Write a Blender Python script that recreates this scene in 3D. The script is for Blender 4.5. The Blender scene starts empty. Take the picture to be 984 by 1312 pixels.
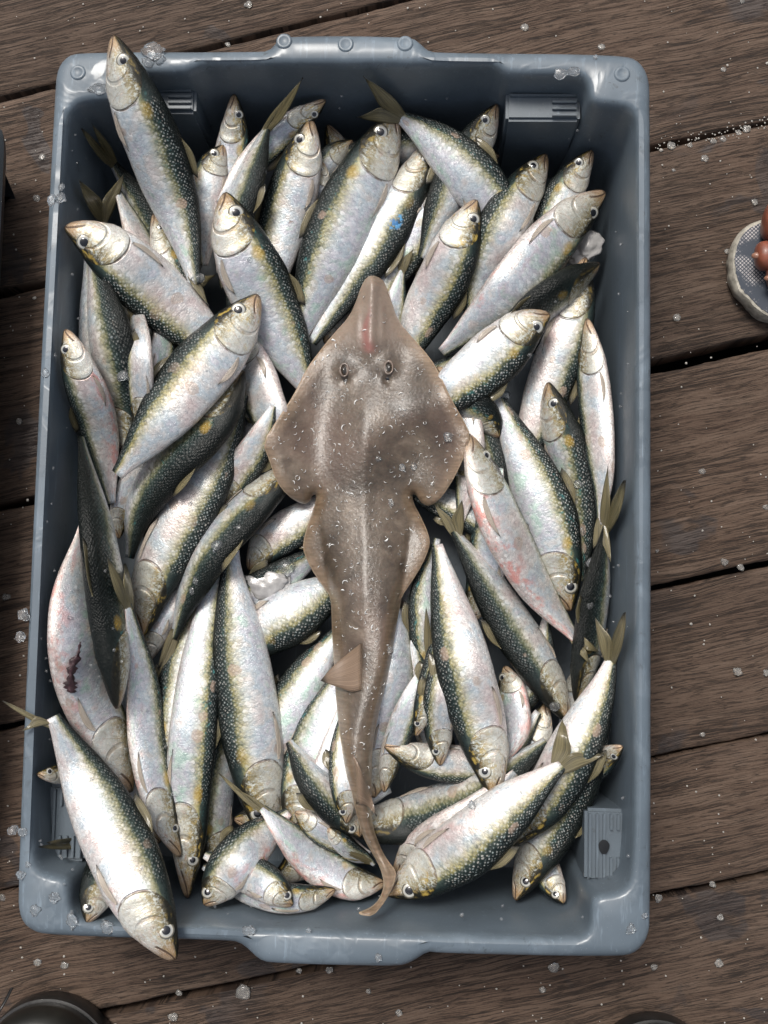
import bpy, bmesh, math, random
import numpy as np
from mathutils import Vector, Matrix, noise
from mathutils.geometry import delaunay_2d_cdt
scene = bpy.context.scene
random.seed(5); RNG = np.random.default_rng(5)

# ------------------------------------------------------------------ camera
F_PX, CX, CY = 1400.0, 492.0, 656.0
CAM = Vector((0.059222, -0.073115, 0.860562))
EUL = (0.077738, 0.038781, 0.020707)
cd = bpy.data.cameras.new("camera"); cam = bpy.data.objects.new("camera", cd)
scene.collection.objects.link(cam)
cam.location = CAM; cam.rotation_mode = 'XYZ'; cam.rotation_euler = EUL
cd.sensor_fit = 'VERTICAL'; cd.sensor_height = 24.0; cd.lens = F_PX / 1312.0 * 24.0
cd.clip_start = 0.01; cd.clip_end = 200
scene.camera = cam
# ------------------------------------------------------------------ light
SUN_EL, SUN_AZ = 62.0, 334.0        # elevation, compass bearing the light comes from (0 = +Y, clockwise)
world = bpy.data.worlds.new("World"); scene.world = world; world.use_nodes = True
wn = world.node_tree; wn.nodes.clear()
sky = wn.nodes.new('ShaderNodeTexSky'); sky.sky_type = 'NISHITA'; sky.sun_disc = False
sky.sun_elevation = math.radians(SUN_EL); sky.sun_rotation = math.radians(SUN_AZ)
sky.air_density = 1.0; sky.dust_density = 6.0; sky.ozone_density = 0.6
bg = wn.nodes.new('ShaderNodeBackground'); bg.inputs['Strength'].default_value = 0.12
wo = wn.nodes.new('ShaderNodeOutputWorld')
hs = wn.nodes.new('ShaderNodeHueSaturation'); hs.inputs['Saturation'].default_value = 0.55
wn.links.new(sky.outputs[0], hs.inputs['Color']); wn.links.new(hs.outputs[0], bg.inputs['Color']); wn.links.new(bg.outputs[0], wo.inputs['Surface'])
sl = bpy.data.lights.new("sun", 'SUN'); sl.energy = 2.0; sl.angle = math.radians(16.0); sl.color = (1.0, 0.965, 0.91)
so = bpy.data.objects.new("sun", sl); scene.collection.objects.link(so)
az, el = math.radians(SUN_AZ), math.radians(SUN_EL)
sdir = Vector((math.sin(az) * math.cos(el), math.cos(az) * math.cos(el), math.sin(el)))
so.rotation_euler = sdir.to_track_quat('Z', 'Y').to_euler()
so.location = sdir * 5
vs = scene.view_settings
vs.view_transform = 'Standard'; vs.look = 'None'; vs.gamma = 1.0; vs.use_curve_mapping = False
vs.exposure = 0.20

# ------------------------------------------------------------------ helpers
RM = cam.rotation_euler.to_matrix()
def at(px, py, z):
    d = RM @ Vector(((px - CX) / F_PX, -(py - CY) / F_PX, -1.0))
    return CAM + d * ((z - CAM.z) / d.z)
def depth_at(p):
    return -(RM.transposed() @ (Vector(p) - CAM)).z
def link(o, parent=None):
    scene.collection.objects.link(o)
    if parent is not None: o.parent = parent
    return o
def mesh_obj(name, verts, faces, mat, parent=None, smooth=True, attrs=None, sharp=None, origin=None):
    me = bpy.data.meshes.new(name)
    V = np.asarray(verts, dtype=float)
    if origin is not None: V = V - np.asarray(origin, dtype=float)
    me.from_pydata(V.tolist(), [], [list(map(int, f)) for f in faces]); me.update()
    if attrs:
        for k, (typ, data) in attrs.items():
            a = me.attributes.new(k, typ, 'POINT')
            a.data.foreach_set('value' if typ == 'FLOAT' else 'vector', np.asarray(data, dtype=np.float32).ravel())
    if smooth:
        me.polygons.foreach_set('use_smooth', [True] * len(me.polygons))
        if sharp: me.set_sharp_from_angle(angle=math.radians(sharp))
    me.materials.append(mat)
    o = bpy.data.objects.new(name, me)
    if origin is not None and parent is None: o.location = origin
    return link(o, parent)
def tag(o, label=None, cat=None, group=None, kind=None):
    if label: o['label'] = label
    if cat: o['category'] = cat
    if group: o['group'] = group
    if kind: o['kind'] = kind
    return o
def empty(name, loc):
    o = bpy.data.objects.new(name, None); o.location = loc; o.empty_display_size = 0.02
    return link(o)
def rebase(o, root):            # mesh built in world coordinates under an unrotated empty
    o.location = -Vector(root.location)
def sm(x, a, b):
    t = np.clip((np.asarray(x, float) - a) / (b - a), 0, 1); return t * t * (3 - 2 * t)
def catmull(P, n):
    P = np.asarray(P, float)
    Q = np.vstack([2 * P[0] - P[1], P, 2 * P[-1] - P[-2]])
    out = []
    for i in range(1, len(Q) - 2):
        for k in range(24):
            t = k / 24.0
            a, b, c, d = Q[i - 1], Q[i], Q[i + 1], Q[i + 2]
            out.append(0.5 * ((2 * b) + (-a + c) * t + (2 * a - 5 * b + 4 * c - d) * t * t + (-a + 3 * b - 3 * c + d) * t ** 3))
    out.append(Q[-2]); out = np.array(out)
    L = np.r_[0, np.cumsum(np.linalg.norm(np.diff(out, axis=0), axis=1))]
    u = np.linspace(0, L[-1], n)
    return np.stack([np.interp(u, L, out[:, k]) for k in range(P.shape[1])], 1), L[-1]

# ------------------------------------------------------------------ node helper
class N:
    def __init__(s, name):
        s.m = bpy.data.materials.new(name); s.m.use_nodes = True
        s.t = s.m.node_tree; s.t.nodes.clear()
        s.out = s.t.nodes.new('ShaderNodeOutputMaterial')
    def node(s, typ, **kw):
        n = s.t.nodes.new(typ)
        for k, v in kw.items(): setattr(n, k, v)
        return n
    def put(s, sock, v):
        if isinstance(v, bpy.types.NodeSocket): s.t.links.new(v, sock)
        elif v is not None:
            if sock.type == 'RGBA' and len(v) == 3: v = (*v, 1)
            sock.default_value = v
    def math(s, op, a, b=None, c=None, clamp=False):
        n = s.node('ShaderNodeMath', operation=op, use_clamp=clamp)
        for i, v in enumerate((a, b, c)):
            if v is not None: s.put(n.inputs[i], v)
        return n.outputs[0]
    def vmath(s, op, a, b=None):
        n = s.node('ShaderNodeVectorMath', operation=op)
        s.put(n.inputs[0], a)
        if b is not None: s.put(n.inputs[1], b)
        return n.outputs[0]
    def mix(s, f, a, b, mode='MIX'):
        n = s.node('ShaderNodeMix', data_type='RGBA', blend_type=mode)
        s.put(n.inputs[0], f); s.put(n.inputs[6], a); s.put(n.inputs[7], b)
        return n.outputs[2]
    def attr(s, name):
        n = s.node('ShaderNodeAttribute', attribute_name=name); return n
    def noise(s, vec, scale, detail=3, rough=0.55, dist=0.0, dim='3D'):
        n = s.node('ShaderNodeTexNoise', noise_dimensions=dim)
        s.put(n.inputs['Vector'], vec); s.put(n.inputs['Scale'], scale)
        n.inputs['Detail'].default_value = detail; n.inputs['Roughness'].default_value = rough
        n.inputs['Distortion'].default_value = dist
        return n
    def ramp(s, f, stops, interp='LINEAR'):
        n = s.node('ShaderNodeValToRGB'); r = n.color_ramp; r.interpolation = interp
        while len(r.elements) > 1: r.elements.remove(r.elements[-1])
        r.elements[0].position = stops[0][0]; r.elements[0].color = (*stops[0][1], 1)
        for p, c in stops[1:]:
            e = r.elements.new(p); e.color = (*c, 1)
        s.put(n.inputs[0], f); return n.outputs[0]
    def step(s, x, a, b):
        n = s.node('ShaderNodeMapRange', interpolation_type='SMOOTHSTEP')
        s.put(n.inputs[0], x); n.inputs[1].default_value = a; n.inputs[2].default_value = b
        n.inputs[3].default_value = 0; n.inputs[4].default_value = 1
        return n.outputs[0]
    def combine(s, x, y, z):
        n = s.node('ShaderNodeCombineXYZ')
        for i, v in enumerate((x, y, z)): s.put(n.inputs[i], v)
        return n.outputs[0]
    def sep(s, v):
        n = s.node('ShaderNodeSeparateXYZ'); s.put(n.inputs[0], v); return n.outputs
    def bump(s, h, strength, dist, normal=None):
        n = s.node('ShaderNodeBump'); s.put(n.inputs['Strength'], strength); n.inputs['Distance'].default_value = dist
        s.put(n.inputs['Height'], h)
        if normal is not None: s.t.links.new(normal, n.inputs['Normal'])
        return n.outputs[0]
    def bsdf(s, **kw):
        n = s.node('ShaderNodeBsdfPrincipled')
        for k, v in kw.items(): s.put(n.inputs[k.replace('_', ' ')], v)
        s.t.links.new(n.outputs[0], s.out.inputs[0]); return n

# ------------------------------------------------------------------ materials
def mat_sardine():
    s = N("sardine_skin")
    fs = s.attr('fs').outputs['Fac']; fv0 = s.attr('fv').outputs['Fac']; fc = s.attr('fc').outputs['Vector']
    oi = s.node('ShaderNodeObjectInfo'); rnd = oi.outputs['Random']
    col = s.node('ShaderNodeSeparateColor'); s.put(col.inputs[0], oi.outputs['Color'])
    gold, dark, blood = col.outputs[0], col.outputs[1], col.outputs[2]; beads = oi.outputs['Alpha']
    off = s.combine(s.math('MULTIPLY', rnd, 91.0), s.math('MULTIPLY', rnd, 37.0), s.math('MULTIPLY', rnd, 13.0))
    q = s.vmath('ADD', fc, off)
    n1 = s.noise(q, 0.22, 3).outputs[0]
    n2 = s.noise(q, 0.9, 4, .65).outputs[0]
    n3 = s.noise(q, 3.2, 3, .7).outputs[0]
    # back/belly coordinate: 0 on the back ridge, 1 on the keel
    fv = s.math('SUBTRACT', fv0, s.math('MULTIPLY', s.math('SUBTRACT', dark, .5), .30))
    fv = s.math('ADD', fv, s.math('MULTIPLY', s.math('SUBTRACT', n1, .5), .10))
    fv = s.math('ADD', fv, s.math('MULTIPLY', s.math('SUBTRACT', n2, .5), .07))
    onbody_ = s.step(fs, .262, .30)
    body = s.ramp(fv, [(0, (.007, .009, .008)), (.16, (.010, .014, .013)), (.24, (.014, .023, .023)), (.31, (.040, .058, .050)),
                       (.36, (.12, .135, .085)), (.41, (.28, .27, .17)), (.47, (.44, .44, .40)), (.55, (.49, .50, .49)),
                       (.70, (.58, .58, .57)), (.86, (.65, .63, .60)), (1, (.64, .54, .50))])
    # golden stripe
    st = s.math('MULTIPLY', s.step(fv, .31, .37), s.math('SUBTRACT', 1.0, s.step(fv, .42, .56)))
    st = s.math('MULTIPLY', st, s.math('MULTIPLY', s.step(n2, .30, .62), gold))
    body = s.mix(s.math('MULTIPLY', st, .80), body, (.47, .40, .15))
    # scales
    vo = s.node('ShaderNodeTexVoronoi', voronoi_dimensions='2D', feature='F1')
    fx = s.sep(fc)
    jit = s.noise(fc, .8, 3, .6).outputs[0]
    u1 = s.math('ADD', s.math('ADD', s.math('MULTIPLY', fx[0], .92), s.math('MULTIPLY', fx[1], .86)), jit)
    u2 = s.math('ADD', s.math('SUBTRACT', s.math('MULTIPLY', fx[0], .92), s.math('MULTIPLY', fx[1], .86)), jit)
    s.put(vo.inputs['Vector'], s.combine(u1, u2, 0)); vo.inputs['Scale'].default_value = 1.0; vo.inputs['Randomness'].default_value = .45
    cell = s.sep(vo.outputs['Color'])
    d = vo.outputs['Distance']
    edge = s.step(d, .38, .66)
    onbody = s.step(fs, .262, .30)
    dorsal = s.math('SUBTRACT', 1.0, s.step(fv, .33, .46))
    bead = s.math('MULTIPLY', s.math('SUBTRACT', 1.0, s.step(s.math('ADD', d, s.math('MULTIPLY', cell[2], .16)), .18, .40)), s.math('MULTIPLY', dorsal, s.step(fv, .10, .22)))
    bead = s.math('MULTIPLY', bead, s.step(s.math('ADD', s.math('MULTIPLY', cell[0], .6), s.math('MULTIPLY', n2, 1.1)), .46, .80))
    bead = s.math('MULTIPLY', bead, onbody)
    beadcol = s.mix(cell[1], (.42, .50, .49), (.80, .72, .66))
    body = s.mix(s.math('MULTIPLY', bead, s.math('MULTIPLY', beads, .9)), body, beadcol)
    line = s.math('MULTIPLY', edge, s.math('MULTIPLY', onbody, s.math('SUBTRACT', 1.0, s.step(fv, .5, .95))))
    body = s.mix(s.math('MULTIPLY', line, .60), body, (.45, .48, .48), 'MULTIPLY')
    shim = s.step(s.noise(s.vmath('MULTIPLY', q, (1.4, .5, 1)), 1.6, 2, .6).outputs[0], .42, .66)
    body = s.mix(s.math('MULTIPLY', shim, .5), body, (.60, .64, .66), 'MULTIPLY')
    stri = s.noise(s.vmath('MULTIPLY', q, (2.6, .75, 1)), 1.0, 4, .7, .6).outputs[0]
    body = s.mix(s.math('MULTIPLY', s.math('MULTIPLY', s.step(stri, .50, .64), onbody_), .60), body, (.52, .55, .56), 'MULTIPLY')
    body = s.mix(s.math('MULTIPLY', s.math('MULTIPLY', s.step(s.math('SUBTRACT', 1.0, stri), .52, .68), s.step(fv, .34, .5)), .45), body, (.84, .84, .82))
    body = s.mix(s.math('MULTIPLY', s.math('MULTIPLY', s.step(cell[1], .35, .95), onbody_), .55), body, (.55, .58, .56), 'MULTIPLY')
    body = s.mix(s.math('MULTIPLY', s.math('MULTIPLY', s.step(cell[0], .62, 1.0), s.step(fv, .33, .46)), .50), body, (.90, .89, .85))
    # iridescence
    ir = s.math('ADD', s.noise(s.vmath('ADD', q, (50, 0, 0)), .16, 3, .6).outputs[0], s.math('MULTIPLY', s.math('SUBTRACT', rnd, .5), .22))
    irc = s.ramp(ir, [(.25, (.62, .44, .42)), (.42, (.66, .62, .60)), (.52, (.50, .62, .70)), (.62, (.54, .52, .62)), (.75, (.36, .60, .50))])
    irm = s.math('MULTIPLY', s.step(fv, .34, .55), s.math('SUBTRACT', 1.0, s.step(fv, .75, 1.0)))
    body = s.mix(s.math('MULTIPLY', irm, .48), body, irc)
    gr = s.step(s.noise(s.vmath('ADD', q, (0, 70, 0)), .5, 2, .6).outputs[0], .60, .72)
    grm = s.math('MULTIPLY', gr, s.math('MULTIPLY', s.step(fv, .2, .28), s.math('SUBTRACT', 1.0, s.step(fv, .36, .48))))
    body = s.mix(s.math('MULTIPLY', s.math('MULTIPLY', grm, s.step(rnd, .5, .8)), .6), body, (.04, .20, .20))
    # rubbed patches where scales came off
    vp = s.node('ShaderNodeTexVoronoi', voronoi_dimensions='3D'); s.put(vp.inputs['Vector'], s.vmath('ADD', q, s.vmath('MULTIPLY', s.noise(q, .8, 2).outputs['Color'], (1.5, 1.5, 0))))
    vp.inputs['Scale'].default_value = .15
    pc = s.sep(vp.outputs['Color'])
    pat = s.math('MULTIPLY', s.math('SUBTRACT', 1.0, s.step(vp.outputs['Distance'], .20, .25)), s.step(pc[0], .62, .64))
    pat = s.math('MULTIPLY', pat, s.math('MULTIPLY', onbody, s.step(fv, .2, .3)))
    body = s.mix(s.math('MULTIPLY', pat, .55), body, (.40, .29, .22))
    # blood
    bl = s.step(s.math('ADD', s.noise(s.vmath('ADD', q, (9, 9, 9)), .26, 4, .65).outputs[0], s.math('MULTIPLY', blood, .14)), .57, .74)
    blm = s.math('MULTIPLY', s.math('MULTIPLY', bl, s.step(fv0, .50, .80)), blood)
    body = s.mix(s.math('MULTIPLY', blm, .85), body, (.62, .22, .18))
    # head
    hv = s.math('ADD', fv0, s.math('MULTIPLY', s.math('SUBTRACT', n2, .5), .16))
    head = s.ramp(hv, [(0, (.008, .008, .007)), (.30, (.014, .014, .010)), (.35, (.045, .040, .022)), (.41, (.17, .145, .070)), (.49, (.31, .27, .16)),
                       (.60, (.44, .41, .32)), (.78, (.56, .52, .46)), (1, (.58, .45, .38))])
    hb = s.step(s.noise(s.vmath('ADD', q, (4, 0, 0)), .55, 3, .6).outputs[0], .50, .68)
    head = s.mix(s.math('MULTIPLY', s.math('MULTIPLY', hb, s.step(fv0, .16, .26)), s.math('MULTIPLY', gold, 1.0)), head, (.42, .30, .07))
    hd = s.step(s.noise(s.vmath('ADD', s.vmath('MULTIPLY', q, (1.0, .8, 1)), (11, 4, 0)), .62, 4, .7, 1.0).outputs[0], .48, .62)
    head = s.mix(s.math('MULTIPLY', s.math('MULTIPLY', hd, s.step(fv0, .28, .42)), .75), head, s.mix(.30, (.12, .088, .032), head))
    hp = s.step(s.noise(s.vmath('ADD', q, (0, 4, 9)), .5, 3, .6).outputs[0], .52, .70)
    head = s.mix(s.math('MULTIPLY', s.math('MULTIPLY', hp, s.step(fv0, .4, .6)), .45), head, (.60, .34, .27))
    hs = s.step(s.noise(s.vmath('ADD', q, (7, 4, 0)), 1.1, 2, .6).outputs[0], .52, .62)
    head = s.mix(s.math('MULTIPLY', s.math('MULTIPLY', hs, s.step(fv0, .3, .4)), .5), head, (.62, .68, .66))
    sn = s.math('SUBTRACT', 1.0, s.step(s.math('ADD', fs, s.math('MULTIPLY', n2, .03)), .050, .110))
    hr = s.noise(s.vmath('ADD', s.vmath('MULTIPLY', q, (1.2, .35, 1)), (3, 3, 3)), 1.9, 4, .7, 1.4).outputs[0]
    head = s.mix(s.math('MULTIPLY', s.math('MULTIPLY', s.step(hr, .50, .68), s.step(fv0, .24, .36)), .42), head, s.mix(.5, head, (.11, .07, .03)))
    head = s.mix(s.math('MULTIPLY', s.math('MULTIPLY', s.step(s.math('SUBTRACT', 1.0, hr), .48, .66), s.step(fv0, .30, .40)), .55), head, (.66, .70, .68))
    head = s.mix(s.math('MULTIPLY', sn, s.math('MULTIPLY', s.step(fv0, .28, .42), .75)), head, s.mix(n1, (.22, .11, .05), (.46, .30, .15)))
    tip = s.math('SUBTRACT', 1.0, s.step(fs, .004, .016))
    head = s.mix(s.math('MULTIPLY', tip, .8), head, (.05, .03, .02))
    # creases: mouth, cheek plate, gill edge
    def crease(x, w): return s.math('SUBTRACT', 1.0, s.step(s.math('ABSOLUTE', x), w * .3, w))
    mouth = s.math('MULTIPLY', crease(s.math('SUBTRACT', fv0, s.math('ADD', .46, s.math('MULTIPLY', fs, 3.0))), .045), s.math('SUBTRACT', 1.0, s.step(fs, .075, .085)))
    bow = s.math('MULTIPLY', s.math('POWER', s.math('SUBTRACT', fv0, .60), 2.0), -.45)
    c1 = crease(s.math('SUBTRACT', fs, s.math('ADD', .180, s.math('MULTIPLY', bow, 1.6))), .012)
    c1 = s.math('MULTIPLY', c1, s.math('MULTIPLY', s.step(fv0, .30, .40), s.math('SUBTRACT', 1.0, s.step(fv0, .85, .95))))
    gx = s.math('SUBTRACT', fs, s.math('ADD', .282, s.math('MULTIPLY', bow, 1.4)))
    c2 = s.math('MULTIPLY', crease(gx, .006), s.math('MULTIPLY', s.step(fv0, .34, .46), s.math('SUBTRACT', 1.0, s.step(fv0, .80, .95))))
    c3 = crease(s.math('SUBTRACT', fs, s.math('ADD', .205, s.math('MULTIPLY', s.math('SUBTRACT', fv0, .55), .16))), .003)
    c3 = s.math('MULTIPLY', c3, s.math('MULTIPLY', s.step(fv0, .45, .5), s.math('SUBTRACT', 1.0, s.step(fv0, .75, .8))))
    headmask = s.math('SUBTRACT', 1.0, s.step(gx, -.003, .003))
    chk = s.math('MULTIPLY', s.step(fv0, .46, .60), s.step(fs, .11, .17))
    head = s.mix(s.math('MULTIPLY', chk, .45), head, (.60, .62, .58))
    color = s.mix(headmask, body, head)
    color = s.mix(s.math('MULTIPLY', c2, s.math('MULTIPLY', s.step(n2, .30, .60), .85)), color, (.12, .075, .05))
    color = s.mix(s.math('MULTIPLY', s.math('MULTIPLY', s.math('ADD', c1, c3), s.step(n1, .38, .62)), .5), color, (.22, .13, .05))
    color = s.mix(s.math('MULTIPLY', mouth, .85), color, (.07, .035, .02))
    # gold/black smudge at the upper gill corner
    sx = s.math('MULTIPLY', s.math('SUBTRACT', fs, .305), 22.0); sy = s.math('MULTIPLY', s.math('SUBTRACT', fv0, .37), 9.0)
    sd = s.math('ADD', s.math('MULTIPLY', sx, sx), s.math('MULTIPLY', sy, sy))
    sp = s.math('SUBTRACT', 1.0, s.step(s.math('ADD', sd, s.math('MULTIPLY', n2, .8)), .4, 1.1))
    color = s.mix(s.math('MULTIPLY', s.math('MULTIPLY', sp, s.step(rnd, .35, .8)), .5), color, (.50, .32, .05))
    stn = s.math('MULTIPLY', s.attr('stain').outputs['Fac'], s.math('MULTIPLY', s.math('ADD', n3, n2), 1.0))
    color = s.mix(s.step(s.math('MULTIPLY', stn, s.math('ADD', .45, cell[1])), .30, .75), color, s.mix(cell[0], (.03, .13, .32), (.10, .30, .52)))
    spt = s.math('MULTIPLY', s.attr('spot').outputs['Fac'], s.math('ADD', .5, n2))
    color = s.mix(s.math('MULTIPLY', s.step(spt, .42, .60), .8), color, (.16, .09, .055))
    silver = s.math('MULTIPLY', s.step(fv, .36, .58), s.math('ADD', .22, s.math('MULTIPLY', n1, .25)))
    rough = s.math('ADD', .17, s.math('MULTIPLY', n2, .24))
    h = s.math('ADD', s.math('MULTIPLY', s.math('MULTIPLY', s.math('SUBTRACT', 1.0, d), onbody), s.math('ADD', .18, s.math('MULTIPLY', dorsal, .9))), s.math('MULTIPLY', s.math('ADD', n3, s.math('MULTIPLY', hr, .35)), .40))
    h = s.math('ADD', h, s.math('MULTIPLY', stri, .35))
    h = s.math('SUBTRACT', h, s.math('MULTIPLY', s.math('ADD', s.math('MULTIPLY', c2, 1.6), s.math('ADD', c1, mouth)), .9))
    nb = s.bump(h, .75, .0007)
    nc = s.bump(s.noise(fc, 1.3, 4, .68).outputs[0], .8, .0011, nb)
    s.bsdf(Base_Color=color, Roughness=rough, Metallic=silver, Normal=nb, Coat_Weight=s.math('SUBTRACT', .55, s.math('MULTIPLY', dorsal, .33)), Coat_Roughness=.05, Specular_IOR_Level=s.math('SUBTRACT', .5, s.math('MULTIPLY', dorsal, .38)), Coat_Normal=nc)
    return s.m
def mat_fin(name, c0, c1, alpha=.22):
    s = N(name)
    q = s.attr('fc').outputs['Vector']
    x = s.sep(q)
    ray = s.noise(s.combine(s.math('MULTIPLY', x[0], .25), s.math('MULTIPLY', x[1], 5.0), 0), 3.0, 2, .6).outputs[0]
    c = s.mix(s.step(ray, .35, .65), c0, c1)
    c = s.mix(s.step(x[0], .78, 1.0), c, (.03, .028, .02))
    b = s.node('ShaderNodeBsdfPrincipled')
    s.put(b.inputs['Base Color'], c); b.inputs['Roughness'].default_value = .3; b.inputs['Coat Weight'].default_value = .4
    b.inputs['Coat Roughness'].default_value = .1
    s.put(b.inputs['Normal'], s.bump(ray, .8, .0006))
    tr = s.node('ShaderNodeBsdfTransparent'); mx = s.node('ShaderNodeMixShader'); mx.inputs[0].default_value = alpha
    s.t.links.new(b.outputs[0], mx.inputs[1]); s.t.links.new(tr.outputs[0], mx.inputs[2]); s.t.links.new(mx.outputs[0], s.out.inputs[0])
    return s.m
def mat_plain(name, c, rough=.4, coat=0, nscale=0, namp=.2, bump=0, **kw):
    s = N(name)
    tc = s.node('ShaderNodeTexCoord').outputs['Object']
    col = c; extra = {}
    if nscale:
        n = s.noise(tc, nscale, 4, .6).outputs[0]
        col = s.mix(s.step(n, .35, .7), tuple(v * (1 - namp) for v in c), tuple(min(1, v * (1 + namp)) for v in c))
        if bump: extra['Normal'] = s.bump(n, .6, bump)
    s.bsdf(Base_Color=col, Roughness=rough, Coat_Weight=coat, **extra, **kw)
    return s.m
def mat_iris():
    s = N("sardine_eye")
    r = s.sep(s.attr('fc').outputs['Vector'])[0]
    n = s.noise(s.node('ShaderNodeTexCoord').outputs['Object'], 700, 2).outputs[0]
    c = s.ramp(r, [(0, (.3, .29, .25)), (.56, (.34, .34, .31)), (.76, (.56, .54, .47)), (.83, (.30, .23, .09)), (.89, (.030, .025, .018)), (.96, (.05, .04, .025)), (1, (.20, .17, .11))])
    c = s.mix(s.math('MULTIPLY', n, .35), c, (.55, .60, .62))
    s.bsdf(Base_Color=c, Roughness=.18, Metallic=.25, Coat_Weight=1.0, Coat_Roughness=.03)
    return s.m
def mat_crate(name, base):
    s = N(name)
    tc = s.node('ShaderNodeTexCoord').outputs['Object']
    n = s.noise(tc, 14, 5, .6).outputs[0]; n2 = s.noise(tc, 160, 4, .7, .6).outputs[0]
    c = s.mix(s.step(n, .35, .7), tuple(v * .86 for v in base), tuple(v * 1.14 for v in base))
    sc = s.noise(s.vmath('MULTIPLY', tc, (1, .12, 1)), 260, 3, .75).outputs[0]
    c = s.mix(s.math('MULTIPLY', s.step(sc, .56, .72), .32), c, tuple(v * 2.2 for v in base))
    dirt = s.math('MULTIPLY', s.step(n2, .56, .72), s.step(s.noise(tc, 30, 3).outputs[0], .46, .62))
    fl = s.step(s.noise(tc, 900, 2, .6).outputs[0], .70, .76)
    c = s.mix(s.math('MULTIPLY', fl, .5), c, (.42, .44, .45))
    c = s.mix(s.math('MULTIPLY', dirt, .75), c, (.05, .055, .055))
    wet = s.step(s.noise(s.vmath('ADD', tc, (3, 1, 2)), 22, 3, .6, .8).outputs[0], .44, .52)
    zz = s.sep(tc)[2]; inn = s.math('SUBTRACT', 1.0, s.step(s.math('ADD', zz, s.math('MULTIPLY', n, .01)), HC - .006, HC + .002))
    wet = s.math('MAXIMUM', wet, inn)  # random wet patches joined with the below-rim mask that carries painted shade
    c = s.mix(s.math('MULTIPLY', inn, .27), c, tuple(v * .30 for v in base))  # shade inside the crate painted into the plastic colour below the rim
    h = s.math('ADD', s.math('MULTIPLY', wet, .8), s.math('MULTIPLY', n2, .25))
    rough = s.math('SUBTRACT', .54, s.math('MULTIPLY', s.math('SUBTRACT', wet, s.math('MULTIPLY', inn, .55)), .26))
    c = s.mix(s.math('MULTIPLY', wet, .18), c, tuple(v * .5 for v in base))  # darkens the wet patches, and deepens the painted shade below the rim
    s.bsdf(Base_Color=c, Roughness=rough, Normal=s.bump(h, .35, .0006), Specular_IOR_Level=.5)
    return s.m
def mat_wood():
    s = N("weathered_plank")
    v = s.attr('wp').outputs['Vector']; pid = s.attr('pid').outputs['Fac']
    v = s.vmath('ADD', v, s.combine(s.math('MULTIPLY', pid, 3.7), s.math('MULTIPLY', pid, .9), s.math('MULTIPLY', pid, 5.1)))
    st = s.vmath('MULTIPLY', v, (.55, 9, 1))
    warp = s.noise(s.vmath('MULTIPLY', v, (1, 2.4, 1)), 7, 3, .5).outputs[0]
    sw = s.vmath('ADD', st, s.combine(0, s.math('MULTIPLY', warp, .15), 0))
    g = s.noise(sw, 14, 6, .72).outputs[0]
    sp_ = s.noise(v, 520, 3, .8).outputs[0]
    gf = s.noise(s.vmath('MULTIPLY', sw, (1, 1.8, 1)), 60, 5, .8).outputs[0]
    c = s.ramp(s.math('ADD', s.math('ADD', s.math('MULTIPLY', g, .42), s.math('MULTIPLY', gf, .40)), s.math('MULTIPLY', sp_, .18)), [(.26, (.030, .017, .010)), (.42, (.062, .038, .026)), (.50, (.090, .059, .041)), (.58, (.120, .083, .060)), (.74, (.175, .132, .100))])
    c = s.mix(s.math('MULTIPLY', s.step(s.noise(v, 3.0, 4, .6).outputs[0], .44, .60), .55), c, s.mix(.35, c, (.030, .024, .020)))
    rd = s.step(s.noise(s.vmath('ADD', v, (5, 5, 5)), 5, 3).outputs[0], .45, .65)
    c = s.mix(s.math('MULTIPLY', rd, .30), c, s.mix(.5, c, (.12, .075, .05)))
    # long weathering cracks
    ck = s.noise(s.vmath('MULTIPLY', sw, (.55, 1.5, 1)), 17, 4, .58).outputs[0]
    ck = s.math('SUBTRACT', 1.0, s.step(s.math('ABSOLUTE', s.math('SUBTRACT', ck, .5)),   .0, .030))
    ck = s.math('MULTIPLY', ck, s.step(s.noise(s.vmath('MULTIPLY', v, (1, 3, 1)), 11, 3).outputs[0], .38, .50))
    ck2 = s.noise(s.vmath('MULTIPLY', sw, (1.3, 1.9, 1)), 30, 3, .55).outputs[0]
    ck2 = s.math('SUBTRACT', 1.0, s.step(s.math('ABSOLUTE', s.math('SUBTRACT', ck2, .5)), .006, .030))
    ck = s.math('MAXIMUM', ck, s.math('MULTIPLY', ck2, .80))
    c = s.mix(s.math('MULTIPLY', ck, .88), c, (.008, .006, .005))
    # dark wet stains
    w = s.step(s.noise(s.vmath('ADD', v, (8, 1, 2)), 17, 3, .55, .5).outputs[0], .56, .60)
    w = s.math('MULTIPLY', w, s.step(s.noise(s.vmath('ADD', v, (2, 7, 2)), 4.5, 2).outputs[0], .44, .56))
    c = s.mix(s.math('MULTIPLY', w, .62), c, (.022, .019, .020))
    # pale salt scuffs
    p = s.step(s.noise(s.vmath('MULTIPLY', v, (1, 2, 1)), 60, 4, .75).outputs[0], .66, .76)
    p = s.math('MULTIPLY', p, s.step(s.noise(s.vmath('ADD', v, (1, 9, 3)), 9, 2).outputs[0], .55, .70))
    c = s.mix(s.math('MULTIPLY', p, .45), c, (.30, .28, .26))
    h = s.math('SUBTRACT', s.math('ADD', s.math('MULTIPLY', g, .9), s.math('MULTIPLY', gf, .5)), s.math('MULTIPLY', ck, 1.1))
    s.bsdf(Base_Color=c, Roughness=s.math('SUBTRACT', .78, s.math('MULTIPLY', w, .32)), Normal=s.bump(h, .55, .0013), Specular_IOR_Level=.35)
    return s.m
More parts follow.
